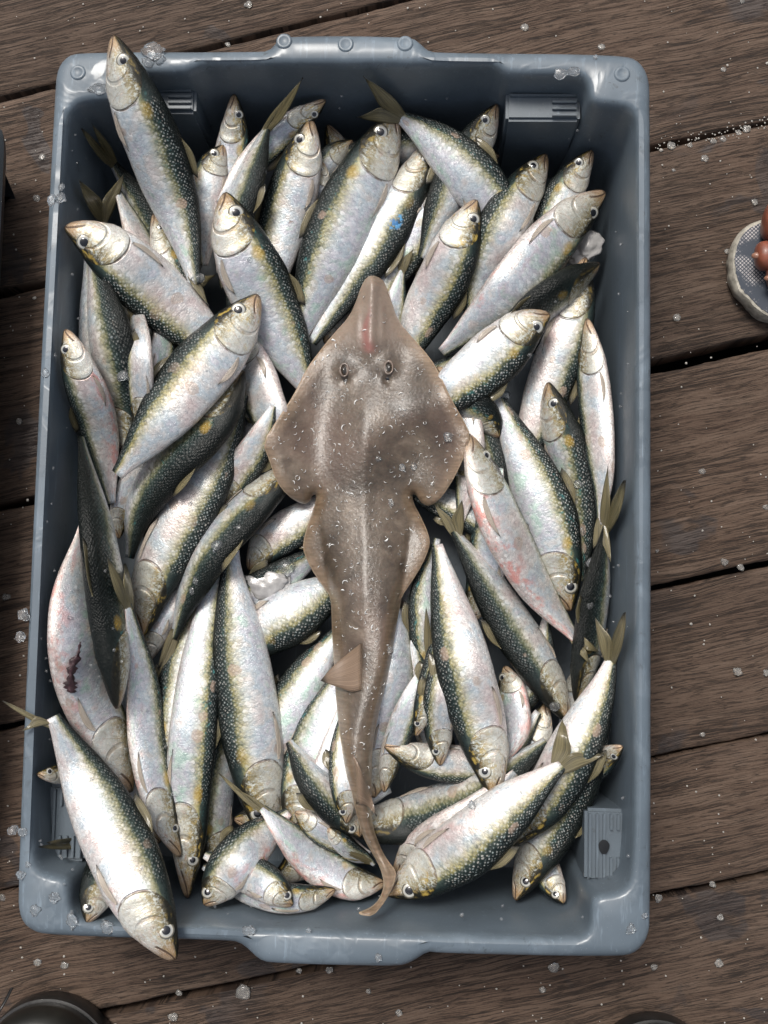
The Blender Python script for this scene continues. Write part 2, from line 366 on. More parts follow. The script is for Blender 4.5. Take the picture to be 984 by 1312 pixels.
def mat_ray():
    s = N("guitarfish_skin")
    rp = s.attr('rp').outputs['Vector']; e = s.attr('edge').outputs['Fac']; sno = s.attr('snout').outputs['Fac']; red = s.attr('red').outputs['Fac']
    n1 = s.noise(rp, 22, 5, .65).outputs[0]; n2 = s.noise(rp, 150, 4, .7).outputs[0]
    n0 = s.noise(rp, 60, 5, .7, .5).outputs[0]
    c = s.ramp(s.math('ADD', s.math('MULTIPLY', n1, .55), s.math('MULTIPLY', n0, .45)), [(.34, (.026, .019, .013)), (.44, (.062, .046, .032)), (.53, (.105, .079, .056)), (.64, (.20, .158, .118))])
    c = s.mix(s.math('MULTIPLY', s.step(n2, .5, .75), .30), c, (.055, .043, .036))
    pk = s.step(s.noise(s.vmath('ADD', rp, (3, 0, 0)), 12, 3).outputs[0], .5, .68)
    c = s.mix(s.math('MULTIPLY', pk, .30), c, (.17, .105, .080))
    fr = s.noise(s.vmath('MULTIPLY', rp, (.35, 2.6, 1)), 190, 2, .6).outputs[0]
    marg = s.math('SUBTRACT', 1.0, s.step(s.math('ADD', e, s.math('MULTIPLY', n1, 8.0)), 6.0, 24.0))
    c = s.mix(s.math('MULTIPLY', marg, .60), c, s.mix(s.step(fr, .4, .6), (.20, .135, .080), (.30, .21, .135)))
    rim = s.math('SUBTRACT', 1.0, s.step(e, .3, 2.2))
    c = s.mix(s.math('MULTIPLY', rim, .6), c, (.42, .32, .22))
    c = s.mix(s.math('MULTIPLY', sno, .62), c, s.mix(n1, (.21, .155, .115), (.36, .285, .235)))
    c = s.mix(s.math('MULTIPLY', red, .62), c, (.28, .085, .075))
    v = s.node('ShaderNodeTexVoronoi'); s.put(v.inputs['Vector'], rp); v.inputs['Scale'].default_value = 420
    h = s.math('ADD', s.math('MULTIPLY', n2, .8), s.math('MULTIPLY', v.outputs['Distance'], .4))
    nb = s.bump(h, .42, .0008)
    nc = s.bump(s.noise(rp, 190, 4, .75).outputs[0], .9, .0012, nb)
    s.bsdf(Base_Color=c, Roughness=.40, Normal=nb, Coat_Weight=.50, Coat_Roughness=.10, Coat_Normal=nc, Subsurface_Weight=.08, Subsurface_Scale=.004)
    return s.m
def mat_ice():
    s = N("melting_ice")
    tc = s.node('ShaderNodeTexCoord').outputs['Object']
    n = s.noise(tc, 420, 3, .6).outputs[0]
    s.bsdf(Base_Color=(.93, .95, .96), Roughness=.10, IOR=1.31, Transmission_Weight=.93, Normal=s.bump(n, .35, .0006))
    return s.m
HC = 0.14
M_FISH = mat_sardine()
M_FIN = mat_fin("sardine_fin", (.055, .048, .026), (.26, .22, .11), .15)
M_FINP = mat_fin("pale_fin", (.46, .38, .30), (.60, .54, .46), .35)
M_IRIS = mat_iris()
M_PUPIL = mat_plain("eye_pupil", (.006, .007, .010), .06, 1.0)
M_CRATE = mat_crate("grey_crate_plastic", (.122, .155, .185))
M_CRATE2 = mat_crate("dark_crate_plastic", (.030, .036, .042))
M_WOOD = mat_wood(); M_RAY = mat_ray(); M_ICE = mat_ice()
M_ICE2 = mat_plain('frosted_ice', (.74, .72, .68), .20, .3, 300, .15, .0006, Transmission_Weight=.82, IOR=1.2)
M_RAYFIN = mat_fin("guitarfish_fin", (.17, .115, .075), (.25, .175, .12), .08)
M_SLUSH = mat_plain("slush_ice", (.46, .45, .44), .25, .5, 90, .25, .001, Transmission_Weight=.25)
M_RUB = mat_plain("black_rubber", (.012, .012, .012), .42, .15, 60, .3, .0006)
M_RUB2 = mat_plain("muddy_rubber", (.012, .012, .010), .5, .1, 40, .35, .0008)
M_SKIN = mat_plain("brown_skin", (.22, .070, .040), .42, .1, 120, .22, .0005, Subsurface_Weight=.1, Subsurface_Scale=.004)
M_NAIL = mat_plain("toenail", (.26, .13, .085), .3, .3)
M_FLESH = mat_plain("torn_flesh", (.030, .010, .013), .6, .1, 300, .5, .001)
M_DARK = mat_plain("dark_water", (.006, .007, .008), .3)
M_EVA = mat_plain("worn_sole_foam", (.34, .32, .27), .7, 0, 130, .35, .0006)

HC = 0.14
# ------------------------------------------------------------------ deck
def build_deck():
    dpt = at(0, 600, 0); dpt2 = at(984, 600 - 984 * .222, 0)
    ang = math.atan2(dpt2.y - dpt.y, dpt2.x - dpt.x)
    ux = Vector((math.cos(ang), math.sin(ang), 0)); uy = Vector((-math.sin(ang), math.cos(ang), 0))
    # gap lines: (left pixel, right pixel, gap half width m at left, right)
    gaps = [((0, -140), (984, -385), .0015, .0015), ((0, 126), (984, -118), .0028, .0018), ((0, 376), (984, 156), .0034, .0020), ((0, 650), (984, 437), .0030, .0062),
            ((0, 933), (984, 722), .0025, .0022), ((0, 1142), (984, 941), .0006, .0009), ((0, 1326), (984, 1120), .0030, .0022), ((0, 1560), (984, 1350), .002, .002)]
    lines = []
    for a, b, w0, w1 in gaps:
        A = at(a[0], a[1], 0); B = at(b[0], b[1], 0)
        u0, v0 = A.dot(ux), A.dot(uy); u1, v1 = B.dot(ux), B.dot(uy)
        k = (v1 - v0) / (u1 - u0)
        lines.append((u0, v0, k, w0, (w1 - w0) / (u1 - u0)))
    def ln(L, u, sgn):
        u0, v0, k, w0, kw = L
        uu = min(max(u, -.8), .8)
        return v0 + k * (uu - u0) + sgn * max(.0004, w0 + kw * (uu - u0))
    us = np.concatenate([np.linspace(-3, -.7, 6)[:-1], np.linspace(-.7, .8, 376), np.linspace(.8, 3, 6)[1:]])
    V, Fc, wp, pid = [], [], [], []
    def plank(fa, fb, idx, ztilt):
        base = len(V); rows = [0, .0, .012, .05, .3, .6, .9, .97, .99, 1, 1]
        K = len(rows)
        for i, u in enumerate(us):
            a = fa(u); b = fb(u)
            ja = .0011 * noise.noise((u * 30, idx * 7.1, 0)) + .0006 * noise.noise((u * 140, idx * 7.1, 3))
            jb = .0011 * noise.noise((u * 30, idx * 7.1, 9)) + .0006 * noise.noise((u * 140, idx * 7.1, 12))
            a += ja; b += jb
            for r, f in enumerate(rows):
                v = a + (b - a) * f
                z = [-.035, -.0022, -.0004, 0, 0, 0, 0, 0, -.0004, -.0022, -.035][r]
                if 0 < r < K - 1: z += ztilt[0] + ztilt[1] * (f - .5) + .0009 * noise.noise((u * 6, v * 25, idx))
                p = ux * u + uy * v
                V.append((p.x, p.y, z)); wp.append((u, v, 0)); pid.append(idx)
        for i in range(len(us) - 1):
            for r in range(K - 1):
                q = base + i * K + r; Fc.append((q, q + K, q + K + 1, q + 1))
    order = sorted(lines, key=lambda L: L[1])
    n = len(order)
    tl = [(-.001, .0), (0, .001), (-.0015, 0), (0, -.001), (-.0008, .001), (-.0002, 0), (-.001, 0), (0, 0)]
    for i in range(n - 1):
        plank(lambda u, L=order[i]: ln(L, u, 1), lambda u, L=order[i + 1]: ln(L, u, -1), i + 1.0, tl[i])
    lo, hi = order[0], order[-1]
    for j in range(12):
        plank(lambda u: ln(lo, u, -1) - .15 * (j + 1) + .002, lambda u: ln(lo, u, -1) - .15 * j - .002, 20.0 + j, (0, 0))
        plank(lambda u: ln(hi, u, 1) + .15 * j + .002, lambda u: ln(hi, u, 1) + .15 * (j + 1) - .002, 40.0 + j, (0, 0))
    o = mesh_obj("deck", V, Fc, M_WOOD, attrs={'wp': ('FLOAT_VECTOR', wp), 'pid': ('FLOAT', pid)}, sharp=50)
    tag(o, kind='structure')
    s = 60
    w = mesh_obj("water", [(-s, -s, -.5), (s, -s, -.5), (s, s, -.5), (-s, s, -.5)], [(0, 1, 2, 3)], M_DARK, smooth=False)
    tag(w, kind='structure')
build_deck()

# ------------------------------------------------------------------ crate
def chaikin(P, it=2):
    P = np.asarray(P, float)
    for _ in range(it):
        Q = np.roll(P, -1, 0)
        P = np.stack([P * .75 + Q * .25, P * .25 + Q * .75], 1).reshape(-1, 2)
    return P
def offset(P, d):            # positive = outwards for a counter-clockwise loop
    P = np.asarray(P, float)
    T = np.roll(P, -1, 0) - np.roll(P, 1, 0); T /= np.linalg.norm(T, axis=1)[:, None] + 1e-12
    return P + np.stack([T[:, 1], -T[:, 0]], 1) * d
def ccw(P):
    P = np.asarray(P, float); x, y = P[:, 0], P[:, 1]
    return P if np.sum(x * np.roll(y, -1) - np.roll(x, -1) * y) > 0 else P[::-1]
def resample_loop(P, step):
    P = np.asarray(P, float); Q = np.vstack([P, P[:1]])
    L = np.r_[0, np.cumsum(np.linalg.norm(np.diff(Q, axis=0), axis=1))]
    n = int(L[-1] / step); u = np.linspace(0, L[-1], n + 1)[:-1]
    return np.stack([np.interp(u, L, Q[:, 0]), np.interp(u, L, Q[:, 1])], 1)
OUTER_PX = [(67, 110), (70, 84), (82, 68), (100, 62), (338, 62), (345, 59), (356, 45), (366, 42), (445, 41), (524, 43), (534, 46), (548, 60), (560, 63),
            (800, 65), (822, 74), (833, 93), (835, 120), (836, 640), (836, 1180), (832, 1206), (818, 1224), (796, 1230), (560, 1225), (549, 1222), (534, 1232), (522, 1239), (505, 1242),
            (345, 1238), (330, 1233), (318, 1221), (306, 1211), (290, 1208), (55, 1202), (34, 1194), (22, 1180), (18, 1150), (40, 640)]
OPEN_PX = [(80, 172), (84, 149), (96, 132), (111, 127), (140, 125), (150, 120), (153, 104), (160, 92), (236, 91), (246, 87), (258, 81), (270, 80), (620, 80), (634, 82), (645, 90), (655, 94), (738, 94), (750, 98),
           (755, 108), (756, 124), (762, 131), (795, 133), (808, 137), (816, 146), (819, 165), (817, 600), (815, 1030), (812, 1112), (806, 1137), (792, 1146), (770, 1148), (761, 1153), (759, 1165), (759, 1185), (753, 1199), (738, 1205),
           (600, 1202), (230, 1189), (116, 1184), (98, 1178), (89, 1166), (87, 1138), (82, 1126), (60, 1123), (46, 1115), (40, 1100), (36, 1000), (54, 660)]
def loop_world(px, z, it=2, step=.004):
    P = chaikin(px, it)
    W = np.array([at(x, y, z)[:2] for x, y in P])
    return ccw(resample_loop(ccw(W), step))
outer = loop_world(OUTER_PX, HC); opening = loop_world(OPEN_PX, HC)
def loft(V, Fc, rings, flip=False):
    base = len(V); n = len(rings[0][0])
    for P, z in rings:
        for p in P: V.append((p[0], p[1], z))
    for r in range(len(rings) - 1):
        for i in range(n):
            j = (i + 1) % n
            f = (base + r * n + i, base + r * n + j, base + (r + 1) * n + j, base + (r + 1) * n + i)
            Fc.append(f[::-1] if flip else f)
    return base
OC = (opening.max(0) + opening.min(0)) / 2; OH = (opening.max(0) - opening.min(0)) / 2
def shrink(P, d): return OC + (np.asarray(P) - OC) * (1 - d / OH)
def build_crate():
    root = empty("fish_crate", (0, 0, 0))
    tag(root, "blue grey plastic fish crate heaped with sardines, a guitarfish lying on top", "crate")
    V, Fc = [], []
    # outside skin, from the inner body wall up over the lip
    loft(V, Fc, [(offset(outer, -.0078), .001), (offset(outer, -.0068), HC - .030), (offset(outer, -.004), HC - .030), (outer, HC - .028), (outer, HC - .0060), (offset(outer, -.0010), HC - .0036), (offset(outer, -.0028), HC - .0020), (offset(outer, -.0055), HC - .0004), (offset(outer, -.0085), HC)])
    topo = offset(outer, -.0085)
    rin = [(shrink(opening, .0128), .006), (shrink(opening, .0098), .010), (shrink(opening, .0075), .040), (shrink(opening, .0035), .085), (shrink(opening, .0006), HC - .006), (offset(opening, .0004), HC - .0028), (offset(opening, .0016), HC - .0010), (offset(opening, .0036), HC)]
    loft(V, Fc, rin)
    # floor underside/inside
    f0 = len(V); 
    for p in rin[0][0]: V.append((p[0], p[1], .006))
    bm = bmesh.new()
    vs_ = [bm.verts.new(v) for v in V]
    for f in Fc:
        try: bm.faces.new([vs_[i] for i in f])
        except ValueError: pass
    # rim top between the two loops
    A = [bm.verts.new((p[0], p[1], HC)) for p in topo]; B = [bm.verts.new((p[0], p[1], HC)) for p in rin[-1][0]]
    eds = [bm.edges.new((A[i], A[(i + 1) % len(A)])) for i in range(len(A))] + [bm.edges.new((B[i], B[(i + 1) % len(B)])) for i in range(len(B))]
    bmesh.ops.triangle_fill(bm, use_beauty=True, edges=eds)
    C_ = vs_[f0:]
    bm.faces.new(C_)
    bmesh.ops.remove_doubles(bm, verts=bm.verts, dist=1e-6)
    bmesh.ops.recalc_face_normals(bm, faces=bm.faces)
    me = bpy.data.meshes.new("crate_shell"); bm.to_mesh(me); bm.free()
    me.polygons.foreach_set('use_smooth', [True] * len(me.polygons)); me.set_sharp_from_angle(angle=math.radians(38))
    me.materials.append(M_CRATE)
    shell = link(bpy.data.objects.new("crate_shell", me), root)
    # dimples in the rim: shallow rings
    for px, py in [(100, 93), (797, 95), (364, 53), (443, 57), (519, 56)]:
        c = at(px, py, HC); V, Fc = [], []
        prof = [(.0001, .0004), (.0018, .0005), (.0030, .0011), (.0042, .0016), (.0050, .0012), (.0056, -.0002)]
        for r, h in prof:
            for k in range(24):
                a = k / 24 * 2 * math.pi; V.append((c.x + r * math.cos(a), c.y + r * math.sin(a), HC + h * .7))
        for r in range(len(prof) - 1):
            for k in range(24):
                Fc.append((r * 24 + k, (r + 1) * 24 + k, (r + 1) * 24 + (k + 1) % 24, r * 24 + (k + 1) % 24))
        mesh_obj("stacking_dimple", V, Fc, M_CRATE, root)
    # ribbed ledges below the rim
    def ledge(x0, x1, y0, y1, ztop, along, hole=None):
        bm = bmesh.new()
        def box(a0, a1, b0, b1, c0, c1, bev=.001):
            r = bmesh.ops.create_cube(bm, size=1.0)
            for v in r['verts']:
                v.co = Vector(((a0 + a1) / 2 + v.co.x * (a1 - a0), (b0 + b1) / 2 + v.co.y * (b1 - b0), (c0 + c1) / 2 + v.co.z * (c1 - c0)))
            bmesh.ops.bevel(bm, geom=list({e for v in r['verts'] for e in v.link_edges}), offset=bev, segments=2, affect='EDGES', clamp_overlap=True)
        box(x0, x1, y0, y1, .004, ztop, .0022)
        k = 7
        for i in range(k):
            t = (i + .7) / (k + .4)
            if along == 'x':
                yy = y1 - (y1 - y0) * t
                a, b = (x0 + .003, x1 - .003) if i < 4 else (x0 + (x1 - x0) * .62, x1 - .003)
                box(a, b, yy - .0009, yy + .0009, ztop - .001, ztop + .0024, .0003)
            else:
                xx = x0 + (x1 - x0) * t
                if i < 3 or i == 6: box(xx - .0009, xx + .0009, y0 + .003, y1 - .003, ztop - .001, ztop + .0024, .0003)
                else:
                    box(xx - .0009, xx + .0009, y1 - .003 - (y1 - y0) * .22, y1 - .003, ztop - .001, ztop + .0024, .0003)
                    box(xx - .0009, xx + .0009, y0 + .003, y0 + .003 + (y1 - y0) * .28, ztop - .001, ztop + .0024, .0003)
        bmesh.ops.recalc_face_normals(bm, faces=bm.faces)
        me = bpy.data.meshes.new("ribbed_ledge"); bm.to_mesh(me); bm.free()
        me.polygons.foreach_set('use_smooth', [True] * len(me.polygons)); me.set_sharp_from_angle(angle=math.radians(35))
        me.materials.append(M_CRATE)
        o = link(bpy.data.objects.new("ribbed_ledge", me), root)
        if hole:
            c = at(hole[0], hole[1], ztop); V = [(c.x, c.y, ztop + .0028)]
            for i in range(20):
                a = i / 20 * 6.2832; V.append((c.x + .0036 * math.cos(a) * (1 + .1 * math.sin(3 * a)), c.y + .0048 * math.sin(a), ztop + .0026))
            mesh_obj("drain_hole", V, [(0, i + 1, (i + 1) % 20 + 1) for i in range(20)], M_DARK, o)
    zt = HC - .027
    a = at(648, 154, zt); b = at(744, 100, zt); ledge(a.x, b.x, a.y, b.y + .004, zt, 'x')
    a = at(158, 144, zt); b = at(252, 98, zt); ledge(a.x, b.x, a.y, b.y + .004, zt, 'x')
    zt = HC - .034
    a = at(749, 1129, zt); b = at(797, 1037, zt); ledge(a.x, b.x + .010, a.y, b.y, zt, 'y', (773, 1084))
    a = at(63, 1103, zt); b = at(112, 1006, zt); ledge(a.x - .010, b.x, a.y, b.y, zt, 'y')
    return root
crate = build_crate()
# neighbouring crate: only its right rim enters the frame
def build_crate2():
    root = empty("fish_crate", (-.48, .1, 0))
    tag(root, "dark plastic crate whose right rim just shows at the left edge of the photo", "crate")
    V, Fc = [], []
    px = [(-4, 158), (1, 164), (3, 178), (3, 200), (-3, 330), (-14, 480), (-60, 1300)]
    H2 = .06; E_ = [at(x, y, H2)[:2] for x, y in px]
    left = [(-.80, -.28), (-.80, .24), (-.78, .262), (-.50, .262)]
    P = chaikin([tuple(e) for e in E_] + [(-.45, -.30)] + left, 2)
    O = ccw(resample_loop(ccw(P), .006))
    loft(V, Fc, [(offset(O, -.036), .001), (offset(O, -.018), H2 - .02), (offset(O, -.004), H2 - .018), (O, H2 - .003), (offset(O, -.003), H2), (offset(O, -.014), H2), (offset(O, -.017), H2 - .003), (offset(O, -.038), .012)])
    V += [(p[0], p[1], .012) for p in offset(O, -.038)]
    n = len(O); Fc.append(tuple(range(len(V) - n, len(V))))
    o = mesh_obj("crate_shell", V, Fc, M_CRATE2, root, sharp=40); rebase(o, root)
build_crate2()

# ------------------------------------------------------------------ the heap: a height field in photograph pixels keeps each fish on the ones below
G = 4
HW, HH = 984 // G + 20, 1312 // G + 20        # grid with margin of 10 cells
gy, gx = np.mgrid[0:HH, 0:HW]
PX = (gx - 10) * G + G / 2.0; PY = (gy - 10) * G + G / 2.0
def inside(poly, X, Y):
    poly = np.asarray(poly, float); r = np.zeros(X.shape, bool); j = len(poly) - 1
    for i in range(len(poly)):
        xi, yi = poly[i]; xj, yj = poly[j]
        c = ((yi > Y) != (yj > Y)) & (X < (xj - xi) * (Y - yi) / (yj - yi + 1e-12) + xi)
        r ^= c; j = i
    return r
IN_OPEN = inside(OPEN_PX, PX, PY); IN_OUT = inside(OUTER_PX, PX, PY)
def wall_inset(z): return float(np.interp(z, [.006, .010, .040, .085, HC - .006, HC], [.0128, .0098, .0075, .0035, .0006, 0]))
ZL = np.arange(HC, .02, -.005); ZMIN = np.full(PX.shape, HC); alive = IN_OPEN.copy()
for z_ in ZL:
    # projective map of the grid to the plane z_ (homography from four corners is exact: sample rays directly)
    d_ = np.stack([(PX - CX) / F_PX, -(PY - CY) / F_PX, -np.ones_like(PX)], -1) @ np.array(RM).T
    t_ = (z_ - CAM.z) / d_[..., 2]
    Xw = CAM.x + d_[..., 0] * t_; Yw = CAM.y + d_[..., 1] * t_
    alive &= inside(offset(shrink(opening, wall_inset(z_)), -.005), Xw, Yw)
    ZMIN = np.where(alive, z_, ZMIN)
HF = np.where(IN_OPEN, np.maximum(.060, np.minimum(ZMIN, HC - .004)), np.where(IN_OUT, HC, 0.0))

S_K = [0, .012, .03, .06, .10, .15, .20, .26, .34, .42, .5, .6, .7, .8, .88, .95, 1.0]
UP_K = [.07, .15, .23, .34, .47, .61, .73, .84, .94, 1.0, .99, .94, .82, .63, .44, .28, .20]
LO_K = [.07, .18, .29, .43, .59, .75, .86, .94, 1.0, 1.0, .98, .92, .79, .60, .42, .27, .20]
TH_K = [.08, .20, .34, .48, .64, .78, .88, .95, 1.0, 1.0, .98, .92, .80, .58, .38, .20, .12]
GROUP = "sardines heaped in the crate"
NR, NC = 72, 40
THK = .47

def fin_strip(name, outerL, innerL, mat, parent, th=.0005, n=7):
    """a thin solid fin between two 3-D polylines (base -> tip)"""
    A, _ = catmull(outerL, 14); B, _ = catmull(innerL, 14)
    V, Fc, fc = [], [], []
    nr = np.cross(A[6] - A[0], B[6] - A[0]); nr /= np.linalg.norm(nr) + 1e-12
    if nr[2] < 0: nr = -nr
    for side in (1, -1):
        for i in range(14):
            for j in range(n):
                f = j / (n - 1); t = i / 13
                p = A[i] * (1 - f) + B[i] * f
                rip = .35 * math.sin(f * 25) * .0004 * (1 - t * .3) + .0016 * math.sin(t * 5 + len(outerL) + A[0][0] * 900) * t * (f - .3)
                V.append(p + nr * (side * th * (1 - .7 * t) * (.35 + .65 * math.sin(math.pi * min(1, max(0, .1 + .8 * f)))) + rip)); fc.append((t, f * 3, 0))
    o = 14 * n
    for i in range(13):
        for j in range(n - 1):
            q = i * n + j
            Fc.append((q, q + 1, q + n + 1, q + n)); Fc.append((o + q, o + q + n, o + q + n + 1, o + q + 1))
        for j in (0, n - 1):
            q = i * n + j
            f = (q, q + n, o + q + n, o + q); Fc.append(f if j == 0 else f[::-1])
    for i in (0, 13):
        for j in range(n - 1):
            q = i * n + j; Fc.append((q, q + 1, o + q + 1, o + q))
    return mesh_obj(name, V, Fc, mat, parent, attrs={'fc': ('FLOAT_VECTOR', fc)})

def dome(name, c, nrm, ax, r, h, mat, parent, ell=1.0, rings=6, seg=22):
    nrm = Vector(nrm).normalized(); ax = Vector(ax); ax = (ax - nrm * ax.dot(nrm)).normalized(); bx = nrm.cross(ax)
    V = [Vector(c) + nrm * h]; fc = [(0, 0, 0)]; Fc = []
    for i in range(1, rings + 1):
        t = i / rings; hh = h * math.cos(t * math.pi / 2) - (h * .6 if i == rings else 0)
        for k in range(seg):
            a = k / seg * 2 * math.pi
            V.append(Vector(c) + ax * (r * t * math.cos(a)) + bx * (r * ell * t * math.sin(a)) + nrm * hh); fc.append((t, a, 0))
    for k in range(seg): Fc.append((0, 1 + k, 1 + (k + 1) % seg))
    for i in range(rings - 1):
        for k in range(seg):
            a = 1 + i * seg + k; b = 1 + i * seg + (k + 1) % seg; Fc.append((a, a + seg, b + seg, b))
    return mesh_obj(name, [tuple(v) for v in V], Fc, mat, parent, attrs={'fc': ('FLOAT_VECTOR', fc)})

ZMAX = []
def sardine(label, pts, w, back, roll=0, tail=None, beads=None, tipz=None, stain=None, spot=None, gold=.7, dark=.5, blood=.15, eye=True, rim=False, lift=0.0, fins=True, zfix=None, gape=0):
    """pts: nose -> tail base in photograph pixels; w: apparent width; back: which way the back faces in the photograph"""
    w = w * random.uniform(.86, .95); dark = dark + (.22 if roll >= 30 else random.uniform(-.10, .12)); gold = gold * random.uniform(.75, 1.1)
    if beads is None: beads = (.14 if roll >= 45 else .30) if roll >= 30 else random.uniform(.22, .85)
    P, L = catmull(pts, NR)
    s = np.linspace(0, 1, NR) ** 1.0
    # finer rings at the head
    sN = np.concatenate([np.linspace(0, .06, 12), np.linspace(.06, .30, 24)[1:], np.linspace(.30, 1, NR - 35)[1:], [1.0]])[:NR]
    sN = np.unique(sN); 
    P = np.stack([np.interp(sN, s, P[:, k]) for k in range(2)], 1); s = sN; n = len(s)
    up = np.interp(s, S_K, UP_K); lo = np.interp(s, S_K, LO_K); th = np.interp(s, S_K, TH_K)
    T = np.gradient(P, axis=0); T /= np.linalg.norm(T, axis=1)[:, None]
    right = np.stack([-T[:, 1], T[:, 0]], 1)
    mid = n // 2
    bx, by = {'N': (0, -1), 'S': (0, 1), 'E': (1, 0), 'W': (-1, 0), 'NE': (1, -1), 'NW': (-1, -1), 'SE': (1, 1), 'SW': (-1, 1)}[back]
    sg = 1.0 if right[mid, 0] * bx + right[mid, 1] * by > 0 else -1.0
    ph = math.radians(roll)
    Hpx = w / math.sqrt(math.cos(ph) ** 2 + (THK * math.sin(ph)) ** 2)
    # thickness seen along the view axis
    vthk = math.sqrt((THK * math.cos(ph)) ** 2 + math.sin(ph) ** 2)
    m_per_px = .75 / F_PX
    halfz = Hpx / 2 * m_per_px * vthk * th * (.5 + .5 / max(1, vthk * 1.4))
    hw = w / 2 * up
    # requirement
    x0, x1 = int(max(0, (P[:, 0].min() - w) / G + 10)), int(min(HW, (P[:, 0].max() + w) / G + 11))
    y0, y1 = int(max(0, (P[:, 1].min() - w) / G + 10)), int(min(HH, (P[:, 1].max() + w) / G + 11))
    sx, sy = PX[y0:y1, x0:x1], PY[y0:y1, x0:x1]
    D = np.hypot(sx[..., None] - P[:, 0], sy[..., None] - P[:, 1])
    k = D.argmin(-1); d = D.min(-1)
    inn = d < hw[k] + 1
    sub = HF[y0:y1, x0:x1]
    ok = inn & (IN_OPEN[y0:y1, x0:x1] if not rim else True)
    req = np.full(n, np.nan)
    for i in range(0, n, 2):
        sel = ok & (np.abs(k - i) <= 2) & (d < hw[k] * .8 + 2)
        if sel.any():
            v = sub[sel]; req[i] = np.percentile(v, 88)
    good = ~np.isnan(req)
    if good.any(): req = np.interp(np.arange(n), np.arange(n)[good], req[good])
    else: req = np.full(n, .03)
    z = req + halfz * .62
    # stiff spine: keep above requirement with limited bending (envelope then smooth in arc length)
    sa = s
    for _ in range(2):
        W = np.exp(-((sa[:, None] - sa[None, :]) / .16) ** 2); W /= W.sum(1, keepdims=True)
        zs = W @ z
        z = np.maximum(z, zs)
    W = np.exp(-((sa[:, None] - sa[None, :]) / .13) ** 2); W /= W.sum(1, keepdims=True)
    z = W @ z + lift
    zw = ZMIN[np.clip((P[:, 1] / G + 10).astype(int), 0, HH - 1), np.clip((P[:, 0] / G + 10).astype(int), 0, HW - 1)]
    zw = np.where(zw < HC - .001, zw + .001, 0)
    zw = W @ np.maximum(z, zw); z = np.maximum(z, zw)
    if zfix is not None: z = np.maximum(z, np.interp(s, zfix[0], zfix[1]))
    W = np.exp(-((sa[:, None] - sa[None, :]) / .09) ** 2); W /= W.sum(1, keepdims=True)
    z = W @ z
    zz = z[k] + halfz[k] * np.sqrt(np.clip(1 - (d / (hw[k] + 1e-6)) ** 2, 0, 1)) * .95
    m = d < hw[k]
    HF[y0:y1, x0:x1] = np.where(m, np.maximum(zz, HF[y0:y1, x0:x1]), HF[y0:y1, x0:x1])
    ZMAX.append(float(z.max()))
    C = np.array([at(P[i, 0], P[i, 1], z[i]) for i in range(n)])
    dep = np.array([depth_at(c) for c in C])
    Hm = Hpx / F_PX * dep / 2                      # half height of the body, metres
    Tw = np.gradient(C, axis=0); Tw /= np.linalg.norm(Tw, axis=1)[:, None]
    view = np.array(CAM)[None, :] - C; view /= np.linalg.norm(view, axis=1)[:, None]
    sw = np.cross(Tw, view); sw /= np.linalg.norm(sw, axis=1)[:, None]   # screen right of travel
    uw = np.cross(sw, Tw)
    B = sw * sg * math.cos(ph) + uw * math.sin(ph)
    Nn = -sw * sg * math.sin(ph) + uw * math.cos(ph)
    arc = np.r_[0, np.cumsum(np.linalg.norm(np.diff(C, axis=0), axis=1))]
    th_a = np.arange(NC) / NC * 2 * math.pi
    fv = np.abs(((th_a / math.pi + 1) % 2) - 1)     # 0 back .. 1 belly
    a = np.cos(th_a); b = np.sin(th_a)
    seed = random.random() * 100
    V = np.zeros((n, NC, 3)); FS = np.zeros((n, NC)); FV = np.zeros((n, NC)); FCX = np.zeros((n, NC, 3))
    bend = -.45 * (fv - .60) ** 2
    gill = .282 + bend * 1.4
    Lm = arc[-1]
    for i in range(n):
        ha = np.where(a > 0, up[i], lo[i]) * Hm[i] * np.sign(a) * np.abs(a) ** .92
        hb = THK * th[i] * Hm[i] * np.sign(b) * np.abs(b) ** .88 * (1 - .22 * np.clip(-a, 0, 1) ** 3)
        # gill cover stands slightly proud and drops behind its edge
        gc = np.exp(-((s[i] - gill + .014) / .016) ** 2) * (s[i] < gill + .002) * .036 + np.exp(-((s[i] - .165) / .02) ** 2) * .015
        so_ = np.exp(-((s[i] - .112) / .030) ** 2) * np.exp(-((fv - .41) / .10) ** 2) * -.06      # eye socket
        nz = np.array([noise.noise((s[i] * 6, math.cos(t) * .9, seed + math.sin(t) * .9)) for t in th_a]) * .05 * min(1, s[i] * 4)
        k_ = 1 + gc + so_ + nz
        V[i] = C[i] + B[i] * (ha * k_)[:, None] + Nn[i] * (hb * (k_ + gc * 1.2))[:, None]
        FS[i] = s[i]; FV[i] = fv
        FCX[i, :, 0] = arc[i] / .0029; FCX[i, :, 1] = fv * 19 + .5 * 0; FCX[i, :, 2] = 0
    verts = V.reshape(-1, 3); Fc = []
    for i in range(n - 1):
        for j in range(NC):
            j2 = (j + 1) % NC; Fc.append((i * NC + j, i * NC + j2, (i + 1) * NC + j2, (i + 1) * NC + j))
    Fc.append(tuple(range(NC))[::-1]); Fc.append(tuple((n - 1) * NC + j for j in range(NC)))
    if sg > 0: Fc = [f[::-1] for f in Fc]
    root = empty("sardine", tuple(C[mid]))
    tag(root, label, "fish", GROUP)
    parts = []
    bo = mesh_obj("body", verts, Fc, M_FISH, root, attrs={'fs': ('FLOAT', FS.ravel()), 'fv': ('FLOAT', FV.ravel()), 'fc': ('FLOAT_VECTOR', FCX.reshape(-1, 3))})
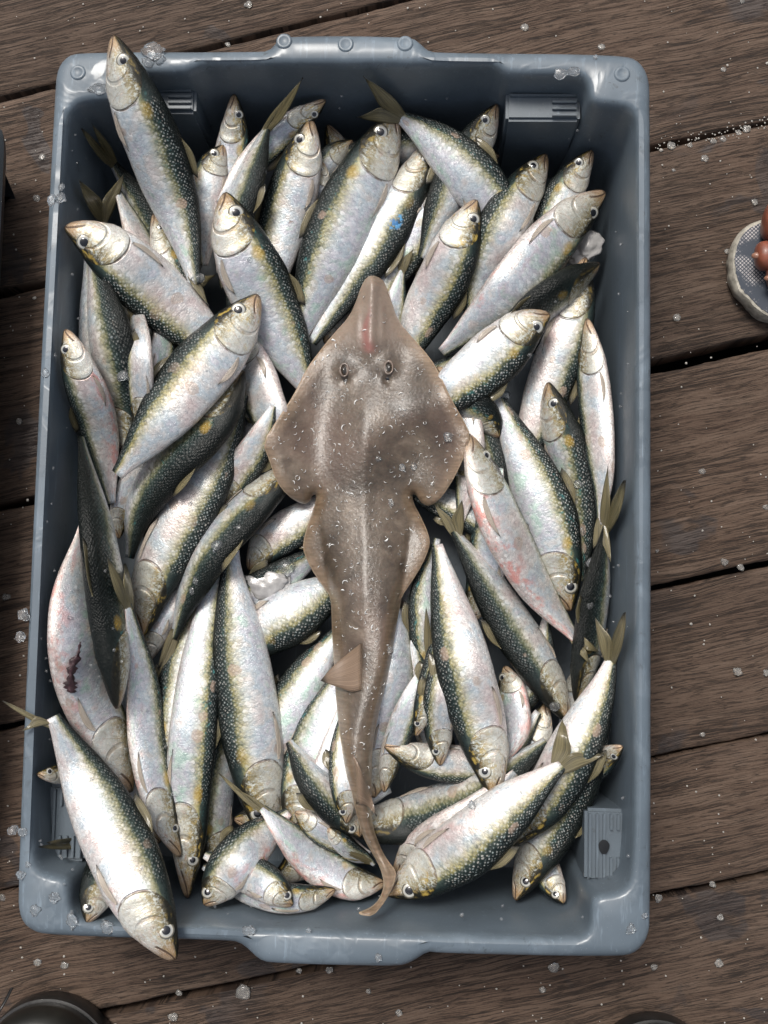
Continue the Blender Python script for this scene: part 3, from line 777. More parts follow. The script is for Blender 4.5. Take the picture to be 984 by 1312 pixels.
    for nm, sp in (('stain', stain), ('spot', spot)):
        if sp:
            a_ = bo.data.attributes.new(nm, 'FLOAT', 'POINT')
            a_.data.foreach_set('value', np.exp(-(((FS.ravel() - sp[0]) / sp[2]) ** 2 + ((FV.ravel() - sp[1]) / (sp[2] * 2.2)) ** 2)).astype(np.float32))
    bo.color = (gold, dark, blood, beads); parts.append(bo)
    def surf(sv, ang):           # point and normal on the skin; ang 0 = back, pi = belly, viewer side positive
        i = int(np.clip(np.searchsorted(s, sv), 1, n - 2)); f = (sv - s[i - 1]) / (s[i] - s[i - 1] + 1e-9)
        H_ = Hm[i]; u_ = np.interp(sv, s, up) if math.cos(ang) > 0 else np.interp(sv, s, lo)
        t_ = np.interp(sv, s, th)
        c = C[i - 1] * (1 - f) + C[i] * f
        aa, bb = math.cos(ang), math.sin(ang)
        sa_, sb_ = math.copysign(abs(aa) ** .92, aa), math.copysign(abs(bb) ** .88, bb)
        p = c + B[i] * (u_ * H_ * sa_) + Nn[i] * (THK * t_ * H_ * sb_)
        nn = B[i] * (aa / max(u_, .05)) + Nn[i] * (bb / max(THK * t_, .05)); nn /= np.linalg.norm(nn)
        return p, nn, i
    if eye:
        for side in ((1, -1) if roll > 35 or roll < -45 else (1,)):
            p, nn, i = surf(.112, side * math.radians(73))
            R_ = (w * .105 + 1.6) / F_PX * dep[8]
            nn = nn * .8 + view[i] * .35; nn = nn / np.linalg.norm(nn)
            nn2 = nn - Tw[i] * nn.dot(Tw[i]) if False else nn
            e = dome("eye", p - nn * R_ * .10, nn2, Tw[i], R_, R_ * .16, M_IRIS, root)
            pu = dome("pupil", p + nn * (R_ * .015), nn2, Tw[i], R_ * random.uniform(.50, .60), R_ * .09, M_PUPIL, e)
            parts += [e]
    Tb = C[-1]; wb = Hm[-1] * up[-1]
    if tail:
        t1, t2 = tail
        zt = C[-1][2] + .002
        ii = lambda q: np.clip(int(q[1] / G + 10), 0, HH - 1)
        def tip(q):
            hz = HF[ii(q), int(np.clip(q[0] / G + 10, 0, HW - 1))] + .0035
            if tipz is not None: return np.array(at(q[0], q[1], tipz))
            return np.array(at(q[0], q[1], max(hz, min(zt, hz + .02))))
        A, Bq = tip(t1), tip(t2)
        # which tip is on which side of the peduncle
        s1 = np.dot(A - Tb, sw[-1]); s2 = np.dot(Bq - Tb, sw[-1])
        if s1 < s2: A, Bq = Bq, A
        bA, bB = Tb - Tw[-1] * wb * 1.6 + sw[-1] * wb * .90, Tb - Tw[-1] * wb * 1.6 - sw[-1] * wb * .90
        notch = Tb * .62 + (A + Bq) / 2 * .38; mid0 = Tb - Tw[-1] * wb * 1.6
        pieces = []
        for tipp, base, sgn in ((A, bA, 1), (Bq, bB, -1)):
            dv = tipp - base; ln = np.linalg.norm(dv)
            bulge = np.cross(dv, uw[-1]); bulge = bulge / (np.linalg.norm(bulge) + 1e-9) * ln * .045
            if np.dot(bulge, sw[-1]) * sgn < 0: bulge = -bulge
            oL = [base, base + dv * .33 + bulge, base + dv * .7 + bulge * .8, tipp]
            iL = [mid0, notch, notch * .5 + tipp * .5 - bulge * .2, tipp - dv * .01]
            pieces.append((oL, iL))
        def drape(p):
            d_ = RM.transposed() @ (Vector(p) - CAM); qx = CX + F_PX * d_.x / -d_.z; qy = CY - F_PX * d_.y / -d_.z
            h_ = HF[int(np.clip(qy / G + 10, 0, HH - 1)), int(np.clip(qx / G + 10, 0, HW - 1))] + .0015
            return np.array(at(qx, qy, h_)) if h_ > p[2] and h_ < p[2] + .05 else np.array(p)
        for oL, iL in pieces:
            oL = [oL[0]] + [drape(p) for p in oL[1:]]; iL = [iL[0]] + [drape(p) for p in iL[1:]]
            parts.append(fin_strip("tail_fin", oL, iL, M_FIN, root, .0006))
    if fins:
        # dorsal fin folded on the back, pectoral fin along the lower flank
        if roll > -35:
            pts_o = [surf(sv, .02)[0] + B[surf(sv, 0)[2]] * h for sv, h in ((.44, .0), (.50, .0042), (.56, .0046), (.61, .0030))]
            pts_i = [surf(sv, .02)[0] - B[surf(sv, 0)[2]] * .001 for sv in (.44, .48, .53, .585)]
            parts.append(fin_strip("dorsal_fin", pts_o, pts_i, M_FIN, root, .0004))
        p0 = []
        q0 = []
        a0, a1 = math.radians(133), math.radians(146)
        for sv, wd in ((.278, .3), (.32, 1.0), (.38, .9), (.435, .05)):
            pa, na, _ = surf(sv, a0 + .04); pb, nb_, _ = surf(sv, a0 + .04 + math.radians(15) * wd)
            p0.append(pa + na * .0006); q0.append(pb + nb_ * .0006)
        parts.append(fin_strip("pectoral_fin", p0, q0, M_FINP, root, .0003))
    for o in parts: rebase(o, root)
    return root

# ------------------------------------------------------------------ sardines, bottom of the heap first
F = sardine
# deepest layer, seen only through the gaps
F("dark sardine deep under the heap beside the left wall, below the upward pointing tail", [(150, 600), (130, 480), (120, 400), (112, 330)], 56, 'E', 40, dark=.4, eye=False)
F("dark sardine in the gap between the ray's left fin and the green backed fish", [(345, 480), (335, 560), (320, 640), (300, 700)], 55, 'E', 35, dark=.4, eye=False)
F("shaded sardine in the gap beside the ray's right fin tip", [(600, 500), (625, 580), (625, 650), (600, 720)], 60, 'E', 30, dark=.4, eye=False)
F("dark speckled sardine in the gap right of the ray's tail root", [(545, 880), (540, 820), (530, 760), (520, 700)], 56, 'E', 25, dark=.4, eye=False)
F("shaded sardine lying deep under the middle of the left half", [(215, 740), (205, 660), (215, 590), (240, 520)], 60, 'W', 30, dark=.4, eye=False)
F("shaded sardine deep below the top fish heads, only its flank in the gaps", [(420, 160), (440, 230), (430, 300), (410, 370)], 56, 'W', 20, dark=.4, eye=False)
F("dark sardine deep in the right corner of the heap under the bent tail", [(760, 830), (745, 900), (735, 960), (700, 1040)], 56, 'E', 40, dark=.4, eye=False)
F("dim sardine in the shaded gap above the bottom right pair", [(620, 930), (660, 900), (690, 850), (700, 790)], 50, 'E', 20, dark=.4, eye=False)
F("shaded sardine deep between the bottom heads and the ray's tail", [(300, 1050), (370, 1040), (440, 1030), (500, 1010)], 60, 'N', 20, dark=.4, eye=False)
F("dark sardine deep beneath the fat silver fish of the lower left", [(200, 1060), (205, 980), (225, 900), (250, 830)], 60, 'W', 30, dark=.4, eye=False)
F("shaded sardine deep under the fish heads of the upper right", [(650, 330), (620, 290), (570, 260), (520, 250)], 56, 'N', 30, dark=.4, eye=False)
F("dark sardine deep in the gap below the blue spotted fish", [(640, 470), (690, 420), (720, 380), (745, 340)], 50, 'E', 30, dark=.4, eye=False)
F("dim sardine deep along the left wall beneath the torn pale fish", [(110, 700), (100, 780), (100, 860), (120, 930)], 52, 'W', 30, dark=.4, eye=False)
F("shaded sardine deep under the ray's disc", [(420, 620), (470, 560), (540, 500), (600, 450)], 66, 'N', 10, dark=.4, eye=False)
F("shaded sardine deep under the ray's trunk", [(470, 900), (470, 820), (480, 740), (480, 660)], 66, 'E', 10, dark=.4, eye=False)
F("shaded sardine deep under the top left pair of heads", [(250, 330), (270, 270), (300, 220), (330, 180)], 50, 'E', 20, dark=.4, eye=False)

F("dark sardine deep right of the ray's waist, crossing the gap", [(640, 700), (600, 660), (560, 640), (510, 620)], 50, 'S', 20, dark=.4, eye=False)
F("dim sardine deep right of the ray's tail root leaning left", [(560, 900), (548, 830), (545, 760), (560, 690)], 52, 'W', 15, dark=.4, eye=False)
F("shaded sardine filling the gap under the bottom curved fish", [(350, 1130), (400, 1090), (440, 1040), (470, 980)], 56, 'W', 10, dark=.5, eye=False)
F("dark sardine deep between the golden fish and the bottom heads", [(275, 1130), (270, 1060), (280, 980), (300, 900)], 56, 'W', 30, dark=.4, eye=False)
F("shaded sardine crossing behind the raised heads at the top", [(640, 200), (580, 190), (500, 190), (420, 200)], 50, 'N', 20, dark=.4, eye=False)
F("dim sardine behind the two small heads near the top left", [(330, 190), (300, 230), (260, 300), (240, 370)], 50, 'W', 10, dark=.5, eye=False)
F("dim sardine under the slab of ice left of the ray's trunk", [(260, 800), (310, 770), (360, 740), (420, 700)], 54, 'N', 15, dark=.5, eye=False)
# low layer
F("pale sardine belly deep right of the ray's neck", [(560, 470), (590, 530), (600, 600), (590, 670)], 54, 'W', -30, dark=.3, blood=.5, eye=False)
F("pale sardine deep under the crossing of the right hand fish", [(600, 800), (620, 740), (630, 670), (640, 600)], 54, 'W', -20, dark=.3, blood=.3, eye=False)
F("grey sardine deep under the two lower silver fish near the ray's tail", [(590, 1010), (560, 950), (540, 890), (530, 820)], 50, 'E', 0, dark=.4, eye=False)
F("pale sardine deep beneath the upper right fan of heads", [(720, 300), (670, 300), (610, 320), (550, 340)], 54, 'S', -10, dark=.35, eye=False)
F("pale sardine deep left of the upper middle fish", [(330, 240), (320, 310), (310, 390), (320, 460)], 50, 'W', -10, dark=.35, eye=False)
F("grey sardine deep below the bottom middle curved fish", [(430, 1140), (380, 1150), (320, 1140), (260, 1110)], 46, 'N', 0, dark=.4, eye=False)
F("pale sardine deep near the lower right bend", [(700, 900), (680, 950), (640, 1000), (590, 1040)], 50, 'W', -10, dark=.35, eye=False)
F("grey sardine deep in the lower left above the ribbed ledge", [(120, 1060), (130, 1000), (150, 930), (160, 860)], 50, 'W', -5, dark=.4, eye=False)

F("dark sardine with black forked tail pointing up in the top left corner", [(262, 430), (225, 350), (188, 275), (142, 205)], 52, 'E', 35, tail=((104, 164), (117, 158)), dark=.75, gold=.3, eye=False)
F("greenish white sardine showing its belly behind the ragged upright tail, top left", [(225, 470), (205, 380), (175, 300), (150, 243)], 48, 'E', -35, tail=None, dark=.3, gold=.2, eye=False)
F("sardine whose ragged grey forked tail stands up above the leftmost snout", [(190, 470), (165, 400), (142, 330), (131, 280)], 46, 'W', 10, tail=((101, 230), (160, 220)), dark=.6, gold=.3, eye=False)
F("dark backed sardine lying upright by the left wall under the leftmost snout", [(172, 590), (158, 500), (138, 420), (118, 330)], 68, 'E', 38, dark=.6, gold=.3, eye=False)
F("narrow white sardine strip left of the topmost diagonal fish", [(180, 560), (180, 490), (178, 430), (170, 370)], 36, 'W', -35, dark=.3, eye=False)
F("thin pale pink sardine flank right of the dark backed left one", [(200, 540), (205, 470), (212, 420), (215, 360)], 36, 'E', -30, dark=.3, eye=False)
F("sardine with large dark eye and snout pointing straight up near the top wall", [(300, 121), (302, 165), (292, 230), (284, 300), (282, 350)], 50, 'E', 0, gold=.9, dark=.4, blood=.4)
F("sardine head with clear round eye beside the dark fish, snout to the upper right", [(287, 186), (270, 218), (263, 270), (262, 340)], 54, 'W', -5, gold=.6, dark=.3, blood=.3)
F("small sardine head peeking out with a red spot left of its eye", [(197, 274), (206, 300), (222, 350), (243, 430), (250, 470)], 44, 'E', 0, gold=.5, dark=.55, blood=.5)
F("golden headed sardine facing up right behind the white one, near the top wall", [(417, 128), (398, 145), (360, 172), (315, 215), (280, 260)], 42, 'SE', -8, gold=1.0, dark=.3, blood=.2)
F("green tinted sardine flank between the white fish and the big speckled one", [(452, 180), (425, 200), (400, 235), (385, 290)], 40, 'N', 5, dark=.5, gold=.5, eye=False)
F("small sardine with orange snout tucked below the green flank", [(412, 205), (412, 228), (402, 265), (395, 320)], 26, 'W', 0, gold=.6, dark=.3)
F("grey green sardine seen along its back with one tail lobe pointing at the top wall", [(283, 350), (300, 285), (320, 225), (343, 160)], 50, 'SE', 45, tail=((388, 99), (380, 112)), dark=.45, gold=.3, eye=False)
F("golden green sardine below the blue stained one, left of the pointed head", [(592, 225), (566, 262), (525, 320), (488, 375), (470, 420)], 52, 'SE', 8, dark=.55, gold=.8)
F("olive faced sardine peering up behind the silver fish near the ribbed ledge", [(637, 134), (616, 168), (585, 222), (560, 280), (540, 330)], 60, 'NW', 12, gold=.7, dark=.7)
F("sardine with clear eye and gold cheek, rightmost of the raised heads", [(759, 193), (735, 225), (712, 270), (692, 340), (680, 390)], 60, 'NW', 0, gold=.8, dark=.5)
F("beaded sardine under the blue black fish, back edge lined with bright scale dots", [(750, 330), (738, 400), (712, 470), (685, 545), (655, 620)], 66, 'E', 2, dark=.5, gold=.3, blood=.3, eye=False)
F("slim white bellied sardine lying along the right wall", [(752, 408), (757, 470), (766, 550), (772, 620), (769, 672)], 50, 'W', -32, tail=((783, 724), (760, 704)), dark=.3, gold=.2, eye=False)
F("dark sardine by the right wall with thin tail lobes pointing up", [(738, 900), (752, 830), (763, 760), (777, 672)], 46, 'W', 55, tail=((801, 615), (779, 597)), dark=.8, gold=.2, eye=False)
F("grey sardine scrap with a short tail left of the ray's fin tip", [(290, 430), (300, 480), (312, 520), (322, 540)], 46, 'W', -10, tail=((352, 546), (350, 560)), dark=.4, eye=False)
F("pale sardine belly in the gap under the ray's left fin", [(300, 420), (325, 480), (350, 540), (378, 600)], 60, 'W', -38, dark=.3, blood=.3, eye=False)
F("pinkish sardine scrap with yellow edge above the long green backed fish", [(285, 650), (305, 610), (330, 570), (350, 520)], 48, 'SE', -5, dark=.4, blood=.5, eye=False)
F("thin olive sardine between the topmost diagonal fish and the dark bent one", [(152, 690), (157, 650), (172, 610), (200, 560)], 38, 'E', -5, dark=.4, gold=.9, eye=False)
F("small white sardine with upright tail just right of the ray's snout", [(485, 480), (500, 420), (508, 380), (516, 345)], 38, 'E', -20, tail=((508, 298), (530, 318)), dark=.3, eye=False)
F("sardine head with one bright eye tucked against the left of the ray's snout", [(416, 440), (428, 405), (450, 375), (480, 330)], 38, 'NW', 0, gold=.7, dark=.6)
F("dark scaled sardine glimpsed under the yellow faced fish at the ray's right shoulder", [(640, 560), (620, 530), (590, 515), (560, 500)], 46, 'N', 30, dark=.7, eye=False)
F("short sardine under the ray's right side whose tail tip points right", [(540, 590), (560, 596), (575, 603), (590, 607)], 24, 'N', 0, tail=((637, 611), (628, 604)), dark=.4, eye=False, fins=False)
F("sardine with gold edge partly under the left pelvic fin of the ray", [(318, 730), (352, 693), (395, 662), (440, 630)], 60, 'SE', 5, gold=.9, dark=.5, eye=False)
F("gold and blue scaled sardine left of the ray's trunk above a dark gap", [(305, 850), (345, 806), (392, 775), (450, 735)], 80, 'SE', 8, gold=1.0, dark=.55, eye=False)
F("white sardine sloping under the first back fin of the ray", [(318, 1020), (350, 945), (392, 870), (440, 800)], 66, 'NW', -12, gold=.8, dark=.4, eye=False)
F("bright white sardine left of the ray's tail, belly to the viewer", [(372, 1068), (388, 1000), (410, 930), (445, 850)], 66, 'NW', -22, gold=.5, dark=.35, blood=.3, eye=False)
F("white sardine showing a long pectoral fin right of the ray's tail", [(478, 1022), (494, 950), (508, 870), (514, 780)], 62, 'E', -38, dark=.2, gold=.2, eye=False)
F("shaded narrow white sardine above the ray's tail end", [(400, 1060), (415, 1010), (430, 960), (440, 900)], 50, 'E', -20, dark=.4, eye=False)
F("thin sardine with its tail upright right of the ray's tail", [(492, 1015), (508, 950), (530, 890), (552, 843)], 40, 'E', -8, tail=((546, 776), (562, 778)), dark=.4, gold=.3, eye=False)
F("small dark sardine head with eye between the thin fish and the snout down one", [(533, 943), (543, 903), (557, 850), (565, 790)], 34, 'W', 5, gold=.8, dark=.4, blood=.5)
F("curled sardine with beaded lower edge left of the pale jawed head", [(492, 955), (540, 974), (600, 978), (655, 958), (690, 912)], 54, 'S', -2, dark=.25, gold=.3, blood=.4, eye=False)
F("pale jawed sardine head pointing up in the gap of the lower right", [(647, 853), (655, 890), (660, 935), (640, 980)], 44, 'W', -30, gold=.6, dark=.2, blood=.7)
F("sardine pointing its amber snout straight down in the middle gap", [(564, 981), (561, 940), (565, 880), (580, 800)], 46, 'W', 0, gold=.6, dark=.5)
F("greenish dark sardine across the lower middle, beneath two silver ones", [(440, 1062), (500, 1056), (560, 1040), (620, 1012), (700, 950)], 72, 'S', 35, dark=.65, gold=.3, blood=.3, eye=False)
F("dark sardine head in shadow left of the ray's tail end", [(462, 1072), (425, 1030), (395, 990), (370, 950)], 52, 'SW', 20, gold=.4, dark=.8)
F("gold cheeked sardine head pressed upright against the ray's tail", [(444, 1055), (440, 1015), (440, 960), (445, 900)], 40, 'W', 0, gold=1.0, dark=.3)
F("small pale sardine lying above the curved one at the bottom middle", [(378, 1040), (405, 1062), (438, 1080), (474, 1094)], 38, 'S', -30, dark=.3, blood=.4, eye=False)
F("sardine with one olive tail lobe under the ray's tail end", [(420, 1060), (450, 1090), (470, 1100), (480, 1108)], 30, 'N', 10, tail=((430, 1098), (425, 1085)), dark=.5, eye=False, fins=False)
F("small golden sardine head at the right end of the bent pair", [(798, 956), (780, 970), (745, 995), (700, 1020)], 40, 'S', 0, gold=1.0, dark=.3)
F("little sardine head below the pair at the bottom right corner", [(723, 1157), (705, 1130), (690, 1090), (680, 1040)], 44, 'SW', 5, gold=.8, dark=.3)
F("pale sardine belly strip above the big one at the bottom right", [(505, 1118), (555, 1078), (610, 1040), (660, 990)], 60, 'S', -40, dark=.2, blood=.3, eye=False)
F("golden sardine snout at the left wall above the lower left ribbed ledge", [(47, 992), (75, 990), (120, 985), (170, 980)], 36, 'N', 0, gold=.9, dark=.5)
F("sardine with a narrow olive tail crossing the lower left ribbed ledge", [(190, 1085), (160, 1085), (130, 1082), (104, 1079)], 40, 'N', 10, tail=((49, 1085), (60, 1080)), dark=.6, eye=False)
F("sardine head facing down left in the bottom left corner of the crate", [(112, 1182), (125, 1140), (155, 1085), (190, 1030)], 62, 'W', 5, gold=.3, dark=.6, blood=.4)
F("scaled white sardine strip between the two big fish of the lower left", [(205, 1080), (165, 1000), (125, 945), (85, 900)], 52, 'NE', -5, dark=.4, gold=.2, eye=False)
F("small white sardine flank above the long green backed tail", [(185, 850), (200, 800), (225, 755), (250, 710)], 46, 'W', -25, dark=.3, blood=.3, eye=False)
F("sardine with teal shimmer between the slim pale fish and the golden one", [(218, 1010), (222, 920), (235, 840), (262, 760)], 62, 'W', -6, gold=.8, dark=.5, eye=False)

# middle layer
F("pale torn sardine along the left wall with a dark wound in its belly", [(168, 1015), (138, 940), (102, 860), (92, 770), (108, 672)], 80, 'E', -45, dark=.15, blood=.6, gold=.2, eye=False)
F("slim white sardine with pink patch and eye at the left wall, snout upwards", [(84, 422), (100, 475), (122, 530), (134, 590), (143, 645)], 60, 'W', -22, dark=.45, gold=.2, blood=.8)
F("broad speckled sardine with yellow line between the two dark backed ones", [(182, 815), (205, 730), (240, 660), (278, 590), (312, 505)], 80, 'E', 18, dark=.55, gold=.55, eye=False)
F("dark blue sardine curving down from under the topmost diagonal fish", [(312, 475), (278, 535), (220, 592), (180, 650), (166, 715)], 70, 'SE', 48, dark=.6, gold=.25, eye=False)
F("golden sardine pointing down with dark speckled right edge, lower left", [(240, 1150), (243, 1085), (243, 1000), (251, 900), (266, 790), (290, 715)], 70, 'E', 4, gold=.9, dark=.5)
F("fattest silver sardine left of the ray's tail, blue green sheen along its back", [(346, 1080), (334, 1030), (322, 940), (309, 840), (298, 745), (298, 700)], 86, 'W', 2, gold=.7, dark=.5)
F("long green backed sardine whose thin tail ends beside the pale slim fish", [(385, 590), (335, 638), (280, 695), (243, 760), (222, 818)], 56, 'SE', 52, tail=((193, 890), (202, 858)), dark=.5, gold=.5, eye=False)
F("olive nosed sardine head facing down right at the bottom rim", [(375, 1160), (345, 1133), (305, 1115), (262, 1095)], 54, 'NE', 0, gold=.6, dark=.45, blood=.5)
F("pink cheeked sardine head with big eye at the bottom rim, left of a smaller one", [(262, 1160), (288, 1120), (325, 1080), (370, 1040)], 70, 'NW', -3, gold=.5, dark=.35, blood=.7)
F("white sardine with a brown spot, snout up between two dark edges at the top", [(398, 153), (385, 205), (365, 280), (350, 345), (345, 410)], 72, 'W', -14, gold=.9, dark=.45, spot=(.52, .62, .018))
F("blue stained sardine right of the biggest upright one", [(556, 175), (530, 235), (485, 310), (440, 378), (400, 440)], 66, 'SE', 16, gold=.6, dark=.6, stain=(.40, .40, .040))
F("large upright sardine with pink speckled left edge, tail hidden by the ray", [(508, 143), (484, 190), (448, 265), (408, 360), (378, 445)], 92, 'W', 3, gold=.75, dark=.5)
F("silver sardine diving right with grey forked tail spread near the top wall", [(668, 325), (632, 262), (592, 213), (547, 173), (508, 146)], 74, 'NE', 0, tail=((465, 98), (456, 150)), dark=.4, gold=.5, eye=False)
F("yellow cheeked sardine head left of the rightmost raised head", [(700, 198), (676, 232), (645, 285), (618, 345), (600, 420)], 72, 'NW', 0, gold=.9, dark=.5, blood=.3)
F("blue black sardine with pointed dark snout at the right wall", [(768, 338), (728, 365), (690, 395), (655, 430), (600, 480)], 54, 'N', 60, dark=.7, gold=.2, eye=False)
F("upright sardine with dark snout and speckled right edge beside the ray's snout", [(610, 256), (598, 290), (572, 350), (540, 410), (512, 480)], 78, 'E', 4, gold=.8, dark=.55)
F("long pale sardine with dark tipped snout, the right end of the upper right fan", [(775, 246), (738, 280), (690, 330), (638, 388), (566, 452)], 78, 'SE', -22, dark=.3, gold=.3, blood=.5)
F("yellow faced sardine pointing right above the ray's right shoulder", [(704, 402), (672, 424), (628, 462), (580, 500), (530, 540)], 78, 'SE', 4, gold=1.0, dark=.5, blood=.2)
F("dark olive sardine with snout up and a clouded eye, right side", [(702, 490), (714, 535), (732, 590), (743, 660), (745, 745)], 62, 'E', 28, gold=.7, dark=.7)
F("big cream and black speckled sardine pointing down on the right", [(730, 783), (722, 735), (702, 660), (670, 585), (640, 512)], 82, 'E', 2, gold=.9, dark=.5)
F("dark backed sardine sloping down right below the pink bellied one", [(728, 925), (692, 860), (652, 795), (613, 730), (582, 680)], 66, 'SW', 32, tail=((556, 645), (592, 640)), dark=.5, gold=.15, eye=False)
F("pink blotched white sardine between the ray's fin and the cream one", [(600, 556), (622, 615), (652, 690), (695, 765), (742, 824)], 64, 'E', -48, tail=((768, 836), (757, 852)), dark=.2, gold=.2, blood=.9)
F("silver sardine with yellow line, right of the ray's tail, snout at the lower middle", [(634, 1024), (624, 975), (606, 900), (582, 800), (560, 698)], 78, 'W', 2, gold=.8, dark=.6)

# top layer
F("leftmost white sardine with dark lower edge, snout touching the left wall", [(84, 290), (122, 312), (185, 362), (250, 420), (310, 475)], 92, 'SW', 0, gold=.7, dark=.5)
F("upright sardine with bright round eye above the topmost diagonal one", [(288, 247), (305, 300), (333, 370), (365, 440), (400, 510)], 96, 'NE', 2, gold=.8, dark=.5, blood=.3)
F("topmost diagonal silver sardine of the left half, whole body in view", [(331, 378), (290, 432), (237, 500), (188, 562), (150, 608)], 90, 'NW', -10, gold=.9, dark=.45, lift=.004)
F("long black green backed sardine lying head down by the left wall", [(150, 908), (146, 850), (136, 760), (122, 660), (104, 560)], 58, 'W', 66, dark=.6, gold=.25, eye=False)
F("slim pale sardine with small tail, lying head down over the golden one", [(231, 1098), (212, 1050), (190, 960), (182, 870), (164, 774)], 56, 'E', -28, tail=((137, 712), (160, 722)), dark=.35, gold=.3, blood=.5, lift=.003)
F("dark blue and silver sardine reaching its snout over the top left rim", [(145, 46), (168, 110), (200, 195), (232, 285), (250, 365)], 84, 'E', 22, tail=((278, 352), (268, 392)), dark=.62, gold=.4, rim=True, zfix=([0, .15, .35, .7], [HC + .018, HC + .012, HC - .004, .10]))
F("curved grey sardine on its back at the bottom middle, tail up left", [(494, 1132), (448, 1128), (405, 1105), (368, 1070), (336, 1035)], 56, 'N', -28, tail=((278, 988), (300, 1010)), dark=.3, gold=.2, blood=.7, eye=False, lift=.002)
F("dark teal sardine pointing down at the bottom right beneath the biggest", [(660, 1153), (685, 1105), (722, 1040), (752, 985), (778, 925)], 68, 'E', 22, gold=.7, dark=.7)
F("bent tailed sardine standing against the right wall, tail lobes upright", [(650, 1085), (700, 1025), (738, 955), (768, 890), (785, 840)], 74, 'E', 6, tail=((762, 789), (801, 784)), gold=.8, dark=.5, eye=False)
F("biggest sardine of the bottom right, snout touching the ray's tail end", [(496, 1146), (545, 1122), (608, 1075), (668, 1022), (720, 980)], 88, 'SE', 0, tail=((722, 918), (775, 966)), gold=.8, dark=.5, blood=.3, lift=.004)
F("large white sardine hanging its head over the bottom left rim", [(224, 1230), (192, 1165), (150, 1080), (108, 995), (68, 918)], 98, 'NE', 3, tail=((3, 898), (26, 938)), gold=.45, dark=.5, blood=.3, rim=True, tipz=HC + .007, zfix=([0, .12, .3, .45, .8, 1], [HC + .014, HC + .013, HC + .008, HC - .004, .125, HC + .004]))
import sys as _s; print("heap top z", max(ZMAX), "HF max in open", float(HF[IN_OPEN].max()))

# torn wound on the pale left fish
def hz(px, py): return float(HF[int(py / G + 10), int(px / G + 10)])

